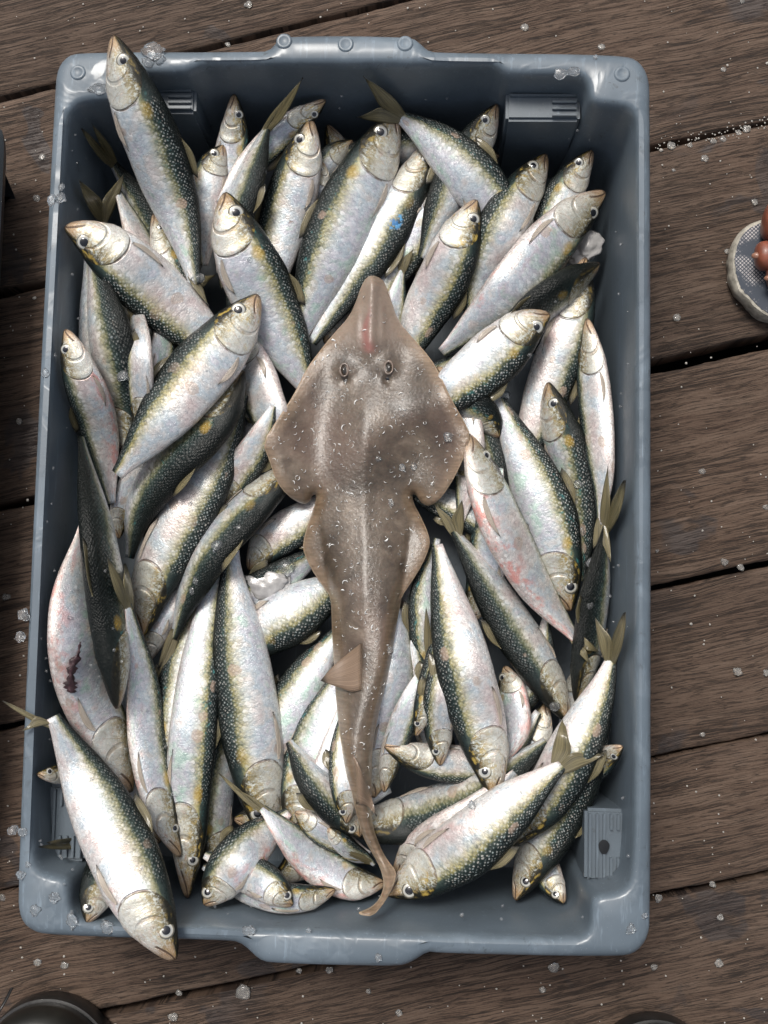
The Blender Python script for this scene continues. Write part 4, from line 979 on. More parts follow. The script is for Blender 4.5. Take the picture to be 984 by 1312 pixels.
# ------------------------------------------------------------------ guitarfish
def build_ray():
    R_ = [(477, 352), (489, 357), (494, 364), (501, 384), (510, 411), (530, 434), (551, 458), (563, 478), (578, 511), (595, 540), (603, 557), (595, 585), (583, 611), (566, 638), (551, 649), (541, 646), (533, 634), (528, 632),
          (530, 645), (540, 663), (550, 686), (551, 700), (541, 724), (526, 748), (515, 764), (513, 775), (508, 800), (502, 840), (494, 880), (485, 915), (480, 940), (477, 965), (476, 1000), (476, 1038), (478, 1060), (487, 1085), (497, 1103), (508, 1116), (506, 1130), (499, 1146), (490, 1160), (478, 1174),
          (464, 1173), (457, 1169), (470, 1165), (481, 1158), (489, 1146), (492, 1132), (488, 1114), (478, 1095), (466, 1075), (459, 1052), (452, 1025), (443, 990), (438, 960), (434, 930), (430, 890), (427, 840), (425, 800), (424, 765),
          (414, 752), (398, 728), (389, 708), (388, 695), (394, 672), (402, 652), (406, 634), (401, 633), (396, 645), (386, 646), (368, 635), (354, 617), (345, 590), (336, 567), (357, 535), (377, 505), (392, 473), (410, 449), (427, 428), (448, 405), (457, 384), (463, 366), (469, 356)]
    poly = chaikin(R_, 1)
    poly = resample_loop(poly, 3.0)
    npy = len(poly)
    step = 3.2
    xs = np.arange(330, 612, step); ys = np.arange(350, 1180, step)
    X, Y = np.meshgrid(xs, ys); X = X + (np.arange(len(ys)) % 2)[:, None] * step / 2
    X, Y = X.ravel(), Y.ravel()
    ins = inside(poly, X, Y)
    X, Y = X[ins], Y[ins]
    def edist(x, y):
        out = np.full(len(x), 1e9)
        A = poly; B = np.roll(poly, -1, 0)
        for a, b in zip(A, B):
            ab = b - a; t = np.clip(((x - a[0]) * ab[0] + (y - a[1]) * ab[1]) / (ab @ ab + 1e-9), 0, 1)
            out = np.minimum(out, np.hypot(x - a[0] - t * ab[0], y - a[1] - t * ab[1]))
        return out
    dE = edist(X, Y); k = dE > 1.8
    X, Y = X[k], Y[k]
    pts = [Vector((p[0], p[1])) for p in poly] + [Vector((a, b)) for a, b in zip(X, Y)]
    edges = [(i, (i + 1) % npy) for i in range(npy)]
    vv, ee, ff, ov, oe, of = delaunay_2d_cdt(pts, edges, [], 1, 1e-5)
    Q = np.array([(v.x, v.y) for v in vv])
    E_ = edist(Q[:, 0], Q[:, 1])
    cy = [352, 440, 640, 765, 900, 960, 1040, 1075, 1100, 1140, 1170]
    cxk = [477, 469, 467, 468, 464, 459, 467, 474, 486, 498, 472]
    wbk = [12, 40, 62, 45, 32, 24, 11, 10, 9, 7, 5]
    tbk = [.004, .013, .020, .019, .014, .011, .007, .005, .004, .002, .001]
    def hfun(x, y, e):
        xc = np.interp(y, cy, cxk); wb = np.interp(y, cy, wbk); tb = np.interp(y, cy, tbk)
        u = np.abs(x - xc) / wb
        kd = 1 - sm(y, 620, 780)
        body = tb * (kd * .72 * np.exp(-(u / .95) ** 2) + (1 - kd) * np.clip(1 - u ** 2.2, 0, 1) ** .62)
        shoulder = .16 * tb * np.exp(-(u / 1.8) ** 2)
        ridge = .0008 * np.exp(-(np.abs(x - xc) / 8.0) ** 2) * sm(y, 480, 560)
        rost = .003 * np.exp(-((x - 476 + (y - 400) * .03) / 8.0) ** 2) * (1 - sm(y, 430, 470)) + .0012 * np.exp(-((np.abs(x - 474) - 16) / 4) ** 2) * (1 - sm(y, 420, 450)) * sm(y, 370, 390)
        disc = .0038 * (1 - np.exp(-e / 20.0)) * (1 - .6 * sm(y, 640, 760))
        brow = .0040 * (np.exp(-(((x - 441) ** 2 + (y - 474) ** 2) / 150.0)) + np.exp(-(((x - 497) ** 2 + (y - 472) ** 2) / 150.0)))
        dent = -.0022 * np.exp(-(((x - 469) / 15) ** 2 + ((y - 478) / 20) ** 2))
        spir = -.0030 * (np.exp(-(((x - 443) ** 2 + (y - 487) ** 2) / 22.0)) + np.exp(-(((x - 496) ** 2 + (y - 487) ** 2) / 22.0)))
        return .0012 + body + shoulder * (e > 0) * np.minimum(1, e / 14) + ridge + rost + disc + brow + dent + spir
    # base height: a smooth drape over the heap
    yy = np.arange(340, 1190, 10.0)
    def rq(y):
        xc = np.interp(y, cy, cxk); wb = np.interp(y, cy, wbk)
        v = [hz(xc + t * wb * .9, y) for t in np.linspace(-1, 1, 9)]
        return np.percentile(v, 80)
    r0 = np.array([rq(y) for y in yy])
    for _ in range(2):
        W = np.exp(-((yy[:, None] - yy[None, :]) / 60.0) ** 2); W /= W.sum(1, keepdims=True); r0 = np.maximum(W @ r0, r0 * .6 + (W @ r0) * .4)
    zb = W @ r0
    # lateral drape from a blurred height field
    Hb = HF.copy()
    for _ in range(2):
        Hb = np.maximum(Hb, (np.roll(Hb, 1, 0) + np.roll(Hb, -1, 0) + np.roll(Hb, 1, 1) + np.roll(Hb, -1, 1)) / 4)
    kx = np.exp(-(np.arange(-16, 17) / 9.0) ** 2); kx /= kx.sum()
    Hm_ = Hb.copy()
    for dx in range(-2, 3):
        for dy in range(-2, 3): Hm_ = np.maximum(Hm_, np.roll(np.roll(HF, dx, 1), dy, 0))
    Hb = Hm_
    Hb = np.apply_along_axis(lambda r: np.convolve(r, kx, 'same'), 1, Hb); Hb = np.apply_along_axis(lambda r: np.convolve(r, kx, 'same'), 0, Hb)
    def hb(x, y):
        fx, fy = x / G + 10 - .5, y / G + 10 - .5
        i, j = int(fy), int(fx); a, b = fy - i, fx - j
        return (Hb[i, j] * (1 - a) * (1 - b) + Hb[i + 1, j] * a * (1 - b) + Hb[i, j + 1] * (1 - a) * b + Hb[i + 1, j + 1] * a * b)
    def base(x, y):
        xc = np.interp(y, cy, cxk); wb = np.interp(y, cy, wbk)
        c = np.interp(y, yy, zb); l = hb(x, y) + .006
        f = float(sm(abs(x - xc), wb * .6, wb * 1.9))
        return l
    n = len(Q); V = []; edge = []; sn = []; red = []
    H = hfun(Q[:, 0], Q[:, 1], E_)
    for i in range(n):
        x, y = Q[i]; e = E_[i]
        wav = .0009 * math.sin(x * .09 + y * .05) * math.exp(-e / 12.0) * (1 if y < 760 else .2)
        z = base(x, y) + wav
        h = .0006 + (H[i] - .0006) * (1 - math.exp(-e / 3.0))
        V.append(tuple(at(x, y, z + h)))
        edge.append(e)
        sn.append(float((1 - sm(y + abs(x - 474) * .25, 425, 470)) * 1.0))
        red.append(float(np.exp(-(((x - 471 - 3 * math.sin(y * .1)) / (2.2 + max(0, y - 400) * .11)) ** 2)) * sm(y, 385, 412) * (1 - sm(y, 446, 456))))
    top = [tuple(f) for f in ff if len(f) >= 3]
    nb = n
    for i in range(n):
        x, y = Q[i]
        V.append(tuple(at(x, y, base(x, y) - .0004 - min(.003, E_[i] * .0002))))
    p0, p1, p2 = (Vector(V[i]) for i in top[0][:3])
    if (p1 - p0).cross(p2 - p0).z < 0: top = [f[::-1] for f in top]
    Fc = list(top) + [tuple(nb + i for i in f[::-1]) for f in top]
    cnt = {}
    for f in top:
        for a, b in zip(f, f[1:] + f[:1]): cnt[(a, b)] = 1
    for (a, b) in list(cnt):
        if (b, a) not in cnt: Fc.append((b, a, nb + a, nb + b))
    root = empty("guitarfish", tuple(at(468, 700, float(np.interp(700, yy, zb)))))
    tag(root, "brown guitarfish with pointed snout and long tail lying on top of the sardines", "fish")
    dup2 = lambda L: list(L) + list(L)
    o = mesh_obj("body", V, Fc, M_RAY, root, attrs={'rp': ('FLOAT_VECTOR', [(v[0], v[1], 0) for v in V]), 'edge': ('FLOAT', dup2(edge)), 'snout': ('FLOAT', dup2(sn)), 'red': ('FLOAT', dup2(red))})
    parts = [o]
    def ztop(x, y):
        i = np.argmin((Q[:, 0] - x) ** 2 + (Q[:, 1] - y) ** 2); return V[i][2]
    for ex, ey, s_ in ((441, 474, 1), (498, 471, -1)):
        z = ztop(ex, ey)
        c = at(ex, ey, z)
        e = dome("eye", c - Vector((0, 0, .0008)), (.35 * -s_, .05, 1), (0, 1, 0), .0036, .0020, M_RAYEYE, root, ell=.62)
        # raised lid ring
        parts.append(e)
        V2, F2 = [], []
        for k in range(24):
            a = k / 24 * 2 * math.pi
            for q in range(8):
                b = q / 8 * 2 * math.pi; rr = .0008 * (1 + .25 * math.sin(a * 2 + s_))
                V2.append((c.x + (.0042 * .70 + rr * math.cos(b)) * math.cos(a), c.y + (.0046 + rr * math.cos(b)) * math.sin(a), z - .0002 + rr * math.sin(b)))
        for k in range(24):
            for q in range(8): F2.append((k * 8 + q, ((k + 1) % 24) * 8 + q, ((k + 1) % 24) * 8 + (q + 1) % 8, k * 8 + (q + 1) % 8))
        mesh_obj("eyelid", V2, F2, M_LID, e)
        c3 = at(ex + (3 if s_ > 0 else -2), ey + 13, ztop(ex, ey + 13) + .0002)
        parts.append(dome("spiracle", c3, (0, 0, 1), (1, .4 * s_, 0), .0026, .0004, M_PUPIL, root, ell=.55))
    def rayfin(pxo, pxi, zo, zi):
        A = [np.array(at(x, y, ztop(x, y) + h)) if h < .05 else np.array(at(x, y, h)) for (x, y), h in zip(pxo, zo)]
        B = [np.array(at(x, y, ztop(x, y) + h)) if h < .05 else np.array(at(x, y, h)) for (x, y), h in zip(pxi, zi)]
        parts.append(fin_strip("dorsal_fin", A, B, M_RAYFIN, root, .0009, 9))
    z1 = ztop(440, 865)
    rayfin([(463, 824), (445, 838), (425, 855), (411, 872)], [(463, 884), (450, 886), (432, 880), (412, 873)], (.0006, .003, z1 + .005, z1 + .003), (.0006, .003, z1 + .005, z1 + .0025))
    rayfin([(451, 962), (462, 985), (474, 1015), (483, 1046)], [(456, 1030), (462, 1030), (472, 1034), (482, 1046)], (.0006, .004, .004, ztop(470, 1040) + .004), (.0006, .002, .003, ztop(470, 1040) + .003))
    # loose scales and ice slivers stuck on the skin, too many to count
    rng = random.Random(3); V2, F2 = [], []
    me = o.data
    cand = [i for i in range(n) if E_[i] > 4 and Q[i][1] < 1060]
    for _ in range(520):
        i = rng.choice(cand); c = Vector(V[i])
        if Q[i][1] < 440 and rng.random() < .8: continue
        r = rng.uniform(.0005, .0017) * (1.5 if rng.random() < .1 else 1); ang = rng.uniform(0, 6.28); arc = rng.uniform(1.2, 3.0); wd = rng.uniform(.25, .5)
        b0 = len(V2); K = 7
        for q in range(K):
            a = ang + arc * (q / (K - 1) - .5)
            ww = r * wd * math.sin(math.pi * (q + .5) / K)
            for rr, dz in ((r - ww * .5, .0003), (r, .0009), (r + ww * .5, .0003)):
                V2.append((c.x + rr * math.cos(a), c.y + rr * math.sin(a) , c.z + dz))
        for q in range(K - 1):
            for t in range(2): F2.append((b0 + q * 3 + t, b0 + q * 3 + t + 1, b0 + (q + 1) * 3 + t + 1, b0 + (q + 1) * 3 + t))
    s_o = mesh_obj("loose_scales", V2, F2, M_SCALE)
    tag(s_o, "tiny pale curled scales and ice slivers stuck on the guitarfish skin", "fish scales", kind='stuff')
    for p in parts: rebase(p, root)
    # record the ray in the height field
    for i in range(n):
        jy, jx = int(Q[i][1] / G + 10), int(Q[i][0] / G + 10)
        HF[jy, jx] = max(HF[jy, jx], V[i][2])
M_RAYEYE = mat_plain("ray_eye", (.035, .030, .024), .12, 1.0)
M_LID = mat_plain("ray_eyelid", (.15, .11, .085), .4, .5, 300, .3)
M_SCALE = mat_plain("loose_scale", (.85, .86, .84), .2, .6, Transmission_Weight=.3)
build_ray()

# ------------------------------------------------------------------ torn belly
def build_wound():
    P = [(103, 822), (100, 838), (94, 850), (91, 866), (90, 880), (93, 888)]
    Wd = [1.2, 3, 5.5, 5, 8, 5]
    C_, _ = catmull([(p[0], p[1], w) for p, w in zip(P, Wd)], 26)
    rng = random.Random(8); V, Fc = [], []
    for i, (x, y, w) in enumerate(C_):
        w = w * (1 + .55 * rng.uniform(-1, 1))
        for t in (-1, -.5, 0, .5, 1):
            z = WZ(x + t * w, y) + (.0010 if abs(t) == 1 else .0022 + .0008 * rng.random())
            V.append(tuple(at(x + t * w * 1.1, y, z)))
    for i in range(25):
        for t in range(4): Fc.append((i * 5 + t, i * 5 + t + 1, (i + 1) * 5 + t + 1, (i + 1) * 5 + t))
    return V, Fc
torn = [o for o in scene.objects if o.get('label', '').startswith('pale torn sardine')][0]
torn_body = [c for c in torn.children if c.name.startswith('body')][0]
tv = np.array([v.co[:] for v in torn_body.data.vertices])
def WZ(x, y):
    z = HC - .03
    for _ in range(3):
        p = at(x, y, z); d = (tv[:, 0] - p.x) ** 2 + (tv[:, 1] - p.y) ** 2
        z = tv[np.argsort(d)[:14], 2].max()
    return z
V, Fc = build_wound()
w_ = mesh_obj("wound", V, Fc, M_FLESH, torn); rebase(w_, torn)

# ------------------------------------------------------------------ ice
def ice(px, py, rx, ry=None, label=None, z=None, mat=None, h=.5, cat="ice", group=None, name="ice_chip", seed=None, sub=2):
    ry = ry or rx
    rng = random.Random(int(px * 31 + py)) 
    bm = bmesh.new(); bmesh.ops.create_icosphere(bm, subdivisions=sub, radius=1.0)
    so_ = Vector((rng.random() * 50, rng.random() * 50, 0))
    if z is None:
        z = 0.0
        if inside(OUTER_PX, np.array([px]), np.array([py]))[0]: z = hz(px, py)
    c = at(px, py, z)
    k = depth_at(c) / F_PX
    a0 = rng.uniform(-.3, .3) if rx != ry else rng.uniform(0, 3)
    for v in bm.verts:
        q = v.co.copy(); nn = 1 + .55 * noise.noise(q * 1.2 + so_) + .22 * noise.noise(q * 3.1 + so_)
        q *= nn; q.z = q.z * h if q.z > 0 else q.z * .12
        x, y = q.x * rx * k, q.y * ry * k
        x *= .88; y *= .88
        v.co = Vector((x * math.cos(a0) - y * math.sin(a0), x * math.sin(a0) + y * math.cos(a0), q.z * min(rx, ry) * k + .0003))
    me = bpy.data.meshes.new(name); bm.to_mesh(me); bm.free()
    me.polygons.foreach_set('use_smooth', [True] * len(me.polygons)); me.materials.append(mat or M_ICE)
    o = bpy.data.objects.new(name, me); o.location = c; link(o)
    tag(o, label, cat, group); return o
DG = "ice pellets scattered on the deck"
deck_ice = [(673, 35, 6, "pellet of ice on the plank above the crate's top right handle bump"), (771, 60, 5, "ice pellet half hidden behind the crate's top rim"), (637, 6 * 0 + 3, 3, None), (318, 6, 6, "ice chip at the very top edge of the photo above the crate's handle bump"),
    (292, 57, 4, "ice chip touching the crate's top rim left of the handle bump"), (927, 89, 4, "round ice chip alone on the upper right plank"), (951, 2, 4, "ice chip at the top right edge of the photo"),
    (860, 187, 6, "left ice pellet of the row lying in the plank gap above the sandal"), (903, 203, 6, "brownish ice pellet just below the row in the upper right plank gap"), (967, 259, 5, "ice pellet on the plank right above the sandal"),
    (914, 181, 5, "second ice pellet of the row in the plank gap above the sandal"), (926, 178, 5, "third ice pellet of the row in the plank gap above the sandal"), (956, 166, 6, "larger double ice pellet at the right of the plank gap above the sandal"), (946, 170, 4, "small ice pellet touching the larger one in the gap above the sandal"), (884, 186, 4, "small ice pellet in the middle of the row in the gap above the sandal"), (863, 218, 3, "tiny sliver of ice on the plank below the pellet row"),
    (867, 407, 6, "milky ice pellet on the plank left of the sandal heel side, above the wide gap"), (932, 322, 4, "ice chip touching the left edge of the sandal"), (900, 604, 5, "ice chip in the middle of the plank below the wide gap"), (981, 650, 5, "ice chip at the right edge of the photo halfway down"),
    (928, 720, 6, "ice pellet just above the narrow gap in the lower right planks"), (949, 727, 5, "flat grey ice piece in the narrow gap right of the pellet"), (945, 860, 7, "larger clear ice pellet on the lower right plank"), (982, 862, 5, "ice pellet cut by the right edge beside the larger clear one"), (842, 706, 3, "small ice chip against the crate's right rim"),
    (900, 941, 4, "faint ice chip low on the right plank near the thin crack"), (913, 1133, 5, "ice pellet on the gap line of the bottom right planks"), (844, 1151, 6, "ice pellet against the crate at the bottom right plank gap"), (923, 1175, 5, "dull ice chip below the bottom right plank gap"), (921, 1234, 7, "squarish clear ice pellet on the bottom right plank"),
    (838, 1239, 5, "round ice pellet below the crate's bottom right corner"), (709, 1240, 8, "flat ice pellet below the crate's bottom edge, right of the handle bump"), (695, 1268, 5, "slanted ice chip below the flat pellet at the bottom"), (311, 1271, 11, "largest ice disc on the deck, below the crate's bottom edge"), (229, 1272, 5, "small ice disc left of the largest one at the bottom"),
    (222, 1303, 7, "ice pellet at the bottom edge right of the left boot"), (422, 1243, 6, "ice chip under the bottom handle bump"), (383, 1244, 4, "small ice chip beside the one under the bottom handle bump"), (48, 1233, 6, "upright ice chip on the plank below the crate's bottom left corner"), (83, 1237, 6, "long ice chip above the left boot"), (472, 1270, 4, "ice chip on the bottom plank below the middle of the crate"),
    (511, 1298, 5, "ice chip at the bottom edge in the middle"), (25, 540, 5, "ice chip on the shaded deck left of the crate"), (54, 201, 5, "ice chip between the two crates near the top"), (47, 254, 6, "dim ice chip between the two crates, below the first"), (3, 1150, 6, "ice chip at the left edge near the bottom of the crate"), (8, 765, 6, "wet ice patch on the dark plank left of the crate"), (28, 1236 - 30 * 0 + 12, 3, None)]
for x, y, r, lab in deck_ice:
    if lab: ice(x, y, r, r * .9, lab, 0.0, h=.20, group=DG, mat=M_ICE2)
# crumbs
def crumbs(name, label, pts, rmin, rmax, zf, mat, kind='stuff', cat="ice crumbs"):
    rng = random.Random(11); V, Fc = [], []
    for (x, y) in pts:
        c = at(x, y, zf(x, y)); r = rng.uniform(rmin, rmax) * (2.0 if rng.random() < .06 else 1)
        b = len(V); K = 6
        for q in range(K):
            a = q / K * 6.283; rr = r * rng.uniform(.7, 1.2)
            V.append((c.x + rr * math.cos(a), c.y + rr * math.sin(a), c.z + .0001))
        for q in range(K):
            a = q / K * 6.283 + .3; V.append((c.x + r * .55 * math.cos(a), c.y + r * .55 * math.sin(a), c.z + r * .6))
        Fc += [(b + q, b + (q + 1) % K, b + K + (q + 1) % K, b + K + q) for q in range(K)] + [tuple(b + K + q for q in range(K))]
    o = mesh_obj(name, V, Fc, mat); tag(o, label, cat, kind=kind); return o
rng = random.Random(21)
pts = []
while len(pts) < 420:
    x, y = rng.uniform(-60, 1040), rng.uniform(-60, 1370)
    if not inside(OUTER_PX, np.array([x]), np.array([y]))[0]: pts.append((x, y))
for _ in range(70):
    t = rng.random(); pts.append((840 + t * 150, 190 - t * 34 + rng.gauss(0, 5)))
M_CRUMB = mat_plain("ice_crumb", (.42, .40, .36), .35, .3, Transmission_Weight=.2)
crumbs("ice_crumbs", "tiny crumbs of ice and salt scattered over the deck planks", pts, .0003, .0009, lambda x, y: .0004, M_CRUMB)
pts = []
while len(pts) < 420:
    x, y = rng.uniform(50, 810), rng.uniform(120, 1180)
    if hz(x, y) > .085: pts.append((x, y))
crumbs("ice_grains", "fine grains of melting ice clinging to the fish in the crate", pts, .0004, .0014, lambda x, y: hz(x, y) - .0006, M_ICE, cat="ice grains")
RG = "ice pellets on the crate rim"
rim_ice = [(196, 66, 16, 11, "big cluster of clear ice on the top rim behind the snout"), (190, 80, 9, 7, "ice piece at the lower edge of the big cluster on the top rim"), (205, 76, 8, 8, "right piece of the big ice cluster on the top rim"), (126, 114, 14, 7, "flat oval ice piece on the top left corner of the rim"), (718, 95, 9, 7, "left one of two joined ice pellets hanging over the top right rim"), (734, 92, 9, 7, "right one of two joined ice pellets hanging over the top right rim"),
    (66, 256, 6, 8, "ice pellet on the upper left rim, left of its neighbour"), (78, 254, 8, 8, "clear ice pellet on the inner edge of the upper left rim"), (79, 240, 4, 6, "flat ice flake above the pellet pair on the upper left rim"), (58, 478, 6, 6, "ice pellet on the left rim beside the slim white fish"), (31, 788, 8, 8, "upper of two ice balls hanging on the left rim"), (27, 816, 7, 7, "lower of two ice balls hanging on the left rim"),
    (17, 1064, 7, 7, "bright ice ball overhanging the lower left rim"), (29, 1066, 7, 6, "dull ice pellet beside the bright overhanging ball"), (27, 1121, 6, 6, "ice ring on the left rim above the corner"), (36, 1108, 4, 4, "small ice bead above the ice ring on the left rim"), (70, 1150, 8, 7, "oval ice pellet on the bottom left corner platform"), (45, 1166, 7, 8, "round bright ice pellet on the bottom left corner of the rim"),
    (137, 1188, 9, 8, "crumpled ice lump on the bottom rim left of the hanging head"), (92, 1180, 9, 10, "ice lump on the inner edge of the bottom left corner"), (319, 1192, 9, 7, "ice lump on the inner edge of the bottom rim"), (808, 1190, 7, 7, "round ice pellet on the bottom right corner of the rim"), (826, 1174, 4, 4, "small ice bead near the bottom right corner of the rim"), (485, 1227, 5, 6, "ice drop at the outer edge of the bottom handle bump"), (763, 73, 3, 3, "water bead on the top right rim"), (395, 1192, 4, 4, "small ice bead at the inner edge of the bottom rim, middle")]
for x, y, rx, ry, lab in rim_ice: ice(x, y, rx, ry, lab, HC, h=.45, group=RG, sub=3)
FG = "ice pellets on the fish"
fish_ice = [(132, 785, 7, "clear ice drop on the black green fish at the left"), (124, 792, 6, "dimmer ice drop beside the clear one on the black green fish"), (306, 680, 9, "largest clear ice disc on the long green backed fish"), (278, 700, 9, "second ice disc on the long green backed fish"), (253, 744, 7, "third ice disc down the long green backed fish"), (247, 757, 6, "lowest ice disc on the long green backed fish"),
    (745, 680, 8, "ice disc on the dark olive fish at the right"), (757, 722, 8, "ice disc on the dark fish by the right wall"), (752, 775, 9, "melting ice smear on the dark fish at the right wall"), (647, 507, 7, "ice chip on the tail root of the cream fish"), (710, 905, 8, "ice patch at the head end of the dark sloping fish"), (254, 356, 9, "ice lump on the tail end of the dark rim fish"), (333, 217, 9, "ice lump on the grey green fish near the top"), (158, 482, 9, "frosty ice piece on the dark backed left fish"),
    (604, 1031, 6, "ice ring on the greenish dark fish in the lower middle"), (559, 1047, 6, "ice bead on the greenish dark fish in the lower middle"), (718, 505, 5, "frozen lump over the clouded eye on the right"), (742, 690 - 130 + 60, 8, "ice disc on the flank of the dark olive fish"), (484, 588 + 0, 5, "ice bead on the middle of the ray's disc"), (500, 645, 6, "ice disc on the ray's trunk right side"), (497, 833, 7, "wet ice disc on the ray's tail"), (575, 559, 8, "ice disc on the ray's right fin"), (530, 598, 5, "ice ring on the right part of the ray's disc"), (515, 599, 5, "ice ring left of the other one on the ray's disc")]
for x, y, r, lab in fish_ice: ice(x, y, r, r * .95, lab, h=.38, group=FG)
ice(345, 748, 36, 20, "large grey slab of melting ice wedged left of the ray's trunk", hz(345, 748) - .002, mat=M_SLUSH, h=.35, name="ice_slab", sub=4)
ice(745, 318, 26, 24, "grey ice slab in the gap below the dark tipped snout at the right", hz(745, 318), mat=M_SLUSH, h=.35, name="ice_slab", sub=4)
ice(366, 728, 14, 12, "small clear ice lump on the corner of the grey slab", hz(366, 728) , h=.5, name="ice_chip")

# ------------------------------------------------------------------ foot in a sandal
def skinned(name, chains, mat, parent, sub=2):
    """chains: list of [(co, r), ...]; first point of later chains may be an index tuple joining chain 0"""
    V, E_, R = [], [], []
    for ch in chains:
        prev = None
        for item in ch:
            if isinstance(item, int): prev = item; continue
            co, r = item; V.append(co); R.append(r); i = len(V) - 1
            if prev is not None: E_.append((prev, i))
            prev = i
    me = bpy.data.meshes.new(name); me.from_pydata(V, E_, []); o = bpy.data.objects.new(name, me); link(o, parent)
    m = o.modifiers.new("skin", 'SKIN'); m.use_smooth_shade = True
    for i, r in enumerate(R):
        sv = me.skin_vertices[0].data[i]; sv.radius = r if isinstance(r, tuple) else (r, r)
    me.skin_vertices[0].data[0].use_root = True
    s = o.modifiers.new("sub", 'SUBSURF'); s.levels = sub; s.render_levels = sub
    dg = bpy.context.evaluated_depsgraph_get(); dg.update()
    m2 = bpy.data.meshes.new_from_object(o.evaluated_get(dg)); o.modifiers.clear(); o.data = m2
    m2.materials.clear(); m2.materials.append(mat)
    m2.polygons.foreach_set('use_smooth', [True] * len(m2.polygons))
    return o
def mat_mesh_print():
    s = N("mesh_print_footbed")
    tc = s.node('ShaderNodeTexCoord').outputs['Object']
    x = s.sep(tc)
    u = s.math('MULTIPLY', s.math('ADD', x[0], x[1]), 330.0); v = s.math('MULTIPLY', s.math('SUBTRACT', x[0], x[1]), 330.0)
    fu = s.math('ABSOLUTE', s.math('SUBTRACT', s.math('FRACT', u), .5)); fv = s.math('ABSOLUTE', s.math('SUBTRACT', s.math('FRACT', v), .5))
    cell = s.math('MULTIPLY', s.math('SUBTRACT', 1.0, s.step(fu, .27, .38)), s.math('SUBTRACT', 1.0, s.step(fv, .27, .38)))
    n = s.noise(tc, 42, 3).outputs[0]; n2 = s.noise(tc, 400, 3).outputs[0]
    cell = s.math('MULTIPLY', cell, s.step(s.math('ADD', s.math('MULTIPLY', n, .8), s.math('MULTIPLY', n2, .2)), .46, .58))
    c = s.mix(cell, (.030, .040, .058), (.42, .40, .40))
    s.bsdf(Base_Color=c, Roughness=.6, Normal=s.bump(cell, .4, .0005)); return s.m
def build_foot():
    base = at(1060, 350, 0)
    root = empty("person", tuple(base)); tag(root, "bare brown toes of a person standing in a worn flat sandal at the right edge", "person")
    arc = [(1010, 274), (984, 278), (965, 283), (950, 293), (941, 308), (936, 325), (936, 343), (939, 360), (945, 374), (950, 379), (958, 386), (967, 397), (978, 405), (990, 409), (1060, 418), (1150, 425), (1250, 425), (1330, 410), (1360, 370), (1350, 325), (1310, 292), (1230, 285), (1120, 280)]
    P = ccw(resample_loop(ccw(np.array([at(x, y, .018)[:2] for x, y in chaikin(arc, 2)])), .002))
    V, Fc = [], []
    loft(V, Fc, [(offset(P, -.004), .0006), (offset(P, -.0008), .003), (P, .010), (offset(P, -.0004), .0155), (offset(P, -.0018), .0178), (offset(P, -.0040), .0180)])
    n = len(P)
    for i, v in enumerate(V):
        ph = noise.noise((v[0] * 160, v[1] * 160, v[2] * 60)) * .0008
        V[i] = (v[0] + ph, v[1] + ph, v[2])
    V += [(p[0], p[1], .0180) for p in offset(P, -.0040)]; Fc.append(tuple(range(len(V) - n, len(V))))
    sandal = mesh_obj("sandal", V, Fc, M_EVA, root, sharp=45); parts = [sandal]
    fb = ccw(offset(P, -.0034)); rg = random.Random(2)
    fb = np.array([p + rg.uniform(-.0004, .0004) for p in fb])
    V = [(p[0], p[1], .0184) for p in fb] + [(p[0], p[1], .0170) for p in offset(fb, .0002)]
    f_ = mesh_obj("footbed", V, [tuple(range(n))] + [(i, n + i, n + (i + 1) % n, (i + 1) % n) for i in range(n)], mat_mesh_print(), sandal, smooth=False)
    z0 = .0184
    def p3(x, y, z): return tuple(at(x, y, z))
    ch = [[(p3(1270, 350, .052), .030), (p3(1180, 345, .050), (.030, .026)), (p3(1110, 338, .040), (.034, .018)), (p3(1060, 332, .034), (.034, .013))],
          [2, (p3(1062, 298, .033), .0155), (p3(1020, 288, .032), .0150), (p3(990, 283, .0325), .0170), (p3(976, 281, .032), .0155)],
          [3, (p3(1040, 322, .032), .0105), (p3(1005, 326, .033), .0102), (p3(982, 328, .0325), .0128), (p3(965, 329, .0315), .0118)],
          [3, (p3(1042, 345, .030), .0095), (p3(1015, 350, .031), .0082), (p3(992, 356, .0305), .0108), (p3(981, 358, .0295), .0100)],
          [3, (p3(1050, 364, .029), .0090), (p3(1026, 372, .029), .0076), (p3(1008, 376, .0270), .0070)],
          [3, (p3(1062, 382, .028), .0088), (p3(1044, 392, .027), .0072), (p3(1030, 396, .0262), .0064)],
          [0, (p3(1310, 352, .062), .030), (tuple(Vector(p3(1300, 352, 0)) + Vector((0, 0, .11))), .030), (tuple(Vector(p3(1300, 352, 0)) + Vector((0, 0, .20))), .036), (tuple(Vector(p3(1300, 352, 0)) + Vector((.01, 0, .32))), .045)]]
    foot = skinned("foot", ch, M_SKIN, root); parts.append(foot)
    for x, y, zz, r in ((969, 327, .0388, .0036), (984, 356, .0362, .0030)):
        parts.append(dome("toenail", p3(x, y, zz - .0006), (-.35, 0, 1), (1, 0, 0), r, .0012, M_NAIL, root, ell=.72))
    for p in parts: rebase(p, root)
build_foot()

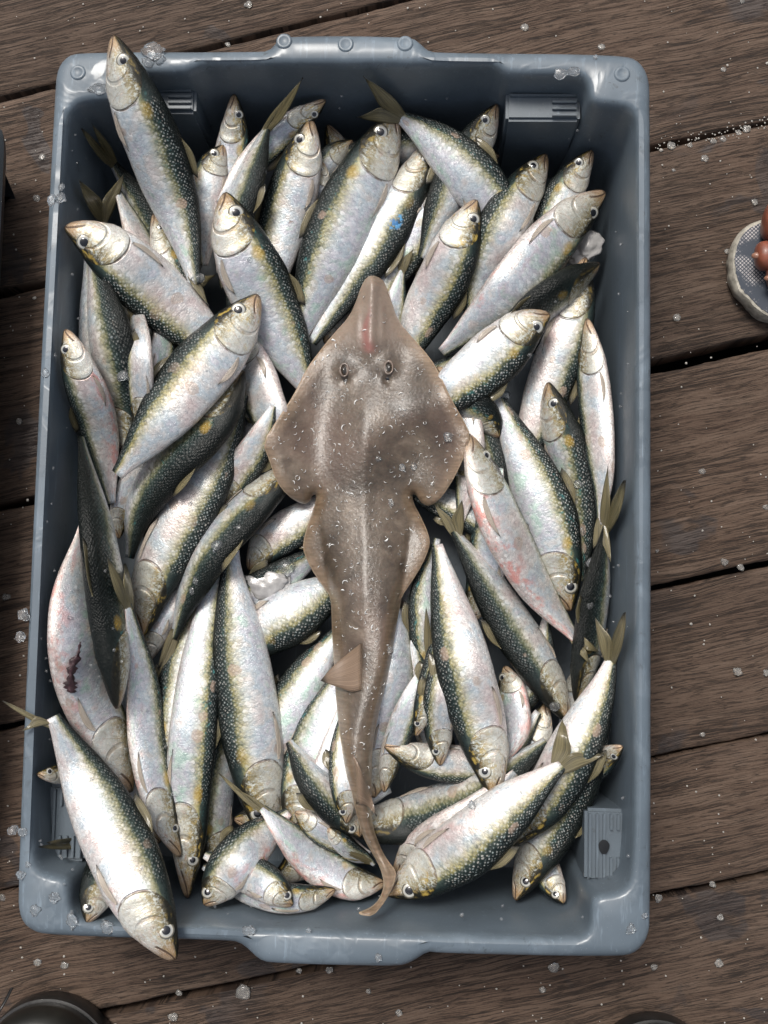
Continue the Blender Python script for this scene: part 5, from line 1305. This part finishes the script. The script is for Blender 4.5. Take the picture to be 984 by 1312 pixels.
# ------------------------------------------------------------------ boots of whoever stands below the frame
def build_boot(cx_, cy_, rx, ry, label, ringy):
    """round toe cap seen from above: sole welt, rand, upper; leg continues out of the frame"""
    c = at(cx_, cy_, 0.0); k = depth_at(c) / F_PX
    root = empty("rubber_boot", tuple(c)); tag(root, label, "boot", None)
    Lx, Ly = rx * k, ry * k
    def outline(s, n=72, ext=.20):
        P = []
        for i in range(n):
            a = i / n * 2 * math.pi
            x, y = math.cos(a) * Lx * s, math.sin(a) * Ly * s
            if y < 0: y = math.sin(a) * (ext + Ly * (s - 1)); x *= (1 - .22 * abs(math.sin(a)) ** 3)
            P.append((c.x + x, c.y + y))
        return np.array(P)
    def lofted(name, rings, mat, cap=True, par=root):
        V, Fc = [], []
        loft(V, Fc, rings); n = len(rings[0][0])
        if cap: Fc.append(tuple(range(len(V) - n, len(V))))
        o = mesh_obj(name, V, Fc, mat, par, sharp=50)
        return o
    o1 = lofted("sole", [(outline(.97), .001), (outline(1.0), .004), (outline(1.0), .016), (outline(.985), .019), (outline(.90), .020)], M_RUB)
    o2 = lofted("rand", [(outline(.90), .018), (outline(.955), .021), (outline(.96), .030), (outline(.94), .038), (outline(.88), .0455), (outline(.84), .0470), (outline(.80), .0455)], M_RUB2)
    rings = []
    for t in np.linspace(0, 1, 14):
        s = .82 * math.cos(t * math.pi / 2 * .96); rings.append((outline(s, ext=.20 * (1 - .25 * t)), .044 + .022 * math.sin(t * math.pi / 2)))
    o3 = lofted("upper", rings, ringy)
    sh = []
    for z, r in ((.05, .052), (.10, .050), (.18, .055), (.27, .062)):
        P = np.array([(c.x + math.cos(a) * r, c.y - .14 + math.sin(a) * r * 1.1) for a in np.linspace(0, 2 * math.pi, 49)[:-1]]); sh.append((P, z))
    P = sh[-1][0]; sh.append((offset(P, -.004), .27)); sh.append((offset(sh[1][0], -.004), .10))
    o4 = lofted("shaft", sh, M_RUB)
    ou = [o1, o2, o3, o4]
    for o in ou: rebase(o, root)
    return root, c
M_TOE = mat_plain("brown_wet_rubber", (.018, .013, .011), .38, .3, 35, .4, .0008)
b1, c1 = build_boot(70, 1368, 90, 98, "dark boot with greenish rounded toe edge at the bottom left corner", M_TOE)
b2, c2 = build_boot(834, 1392, 84, 96, "black boot toe just entering the bottom edge below the crate's right corner", M_RUB)
# dark lace lying from the left boot
A_, _ = catmull([tuple(at(-14, 1316, .05)), tuple(at(0, 1294, .050)), tuple(at(8, 1280, .046)), tuple(at(15, 1266, .040))], 12)
V, Fc = [], []
for i, p in enumerate(A_):
    for q in range(8):
        a = q / 8 * 6.283; V.append((p[0] + .0011 * math.cos(a) * 1.3, p[1] + .0005 * math.cos(a), p[2] + .0011 * math.sin(a)))
for i in range(11):
    for q in range(8): Fc.append((i * 8 + q, i * 8 + (q + 1) % 8, (i + 1) * 8 + (q + 1) % 8, (i + 1) * 8 + q))
l_ = mesh_obj("lace", V, Fc, M_RUB, b1); rebase(l_, b1)
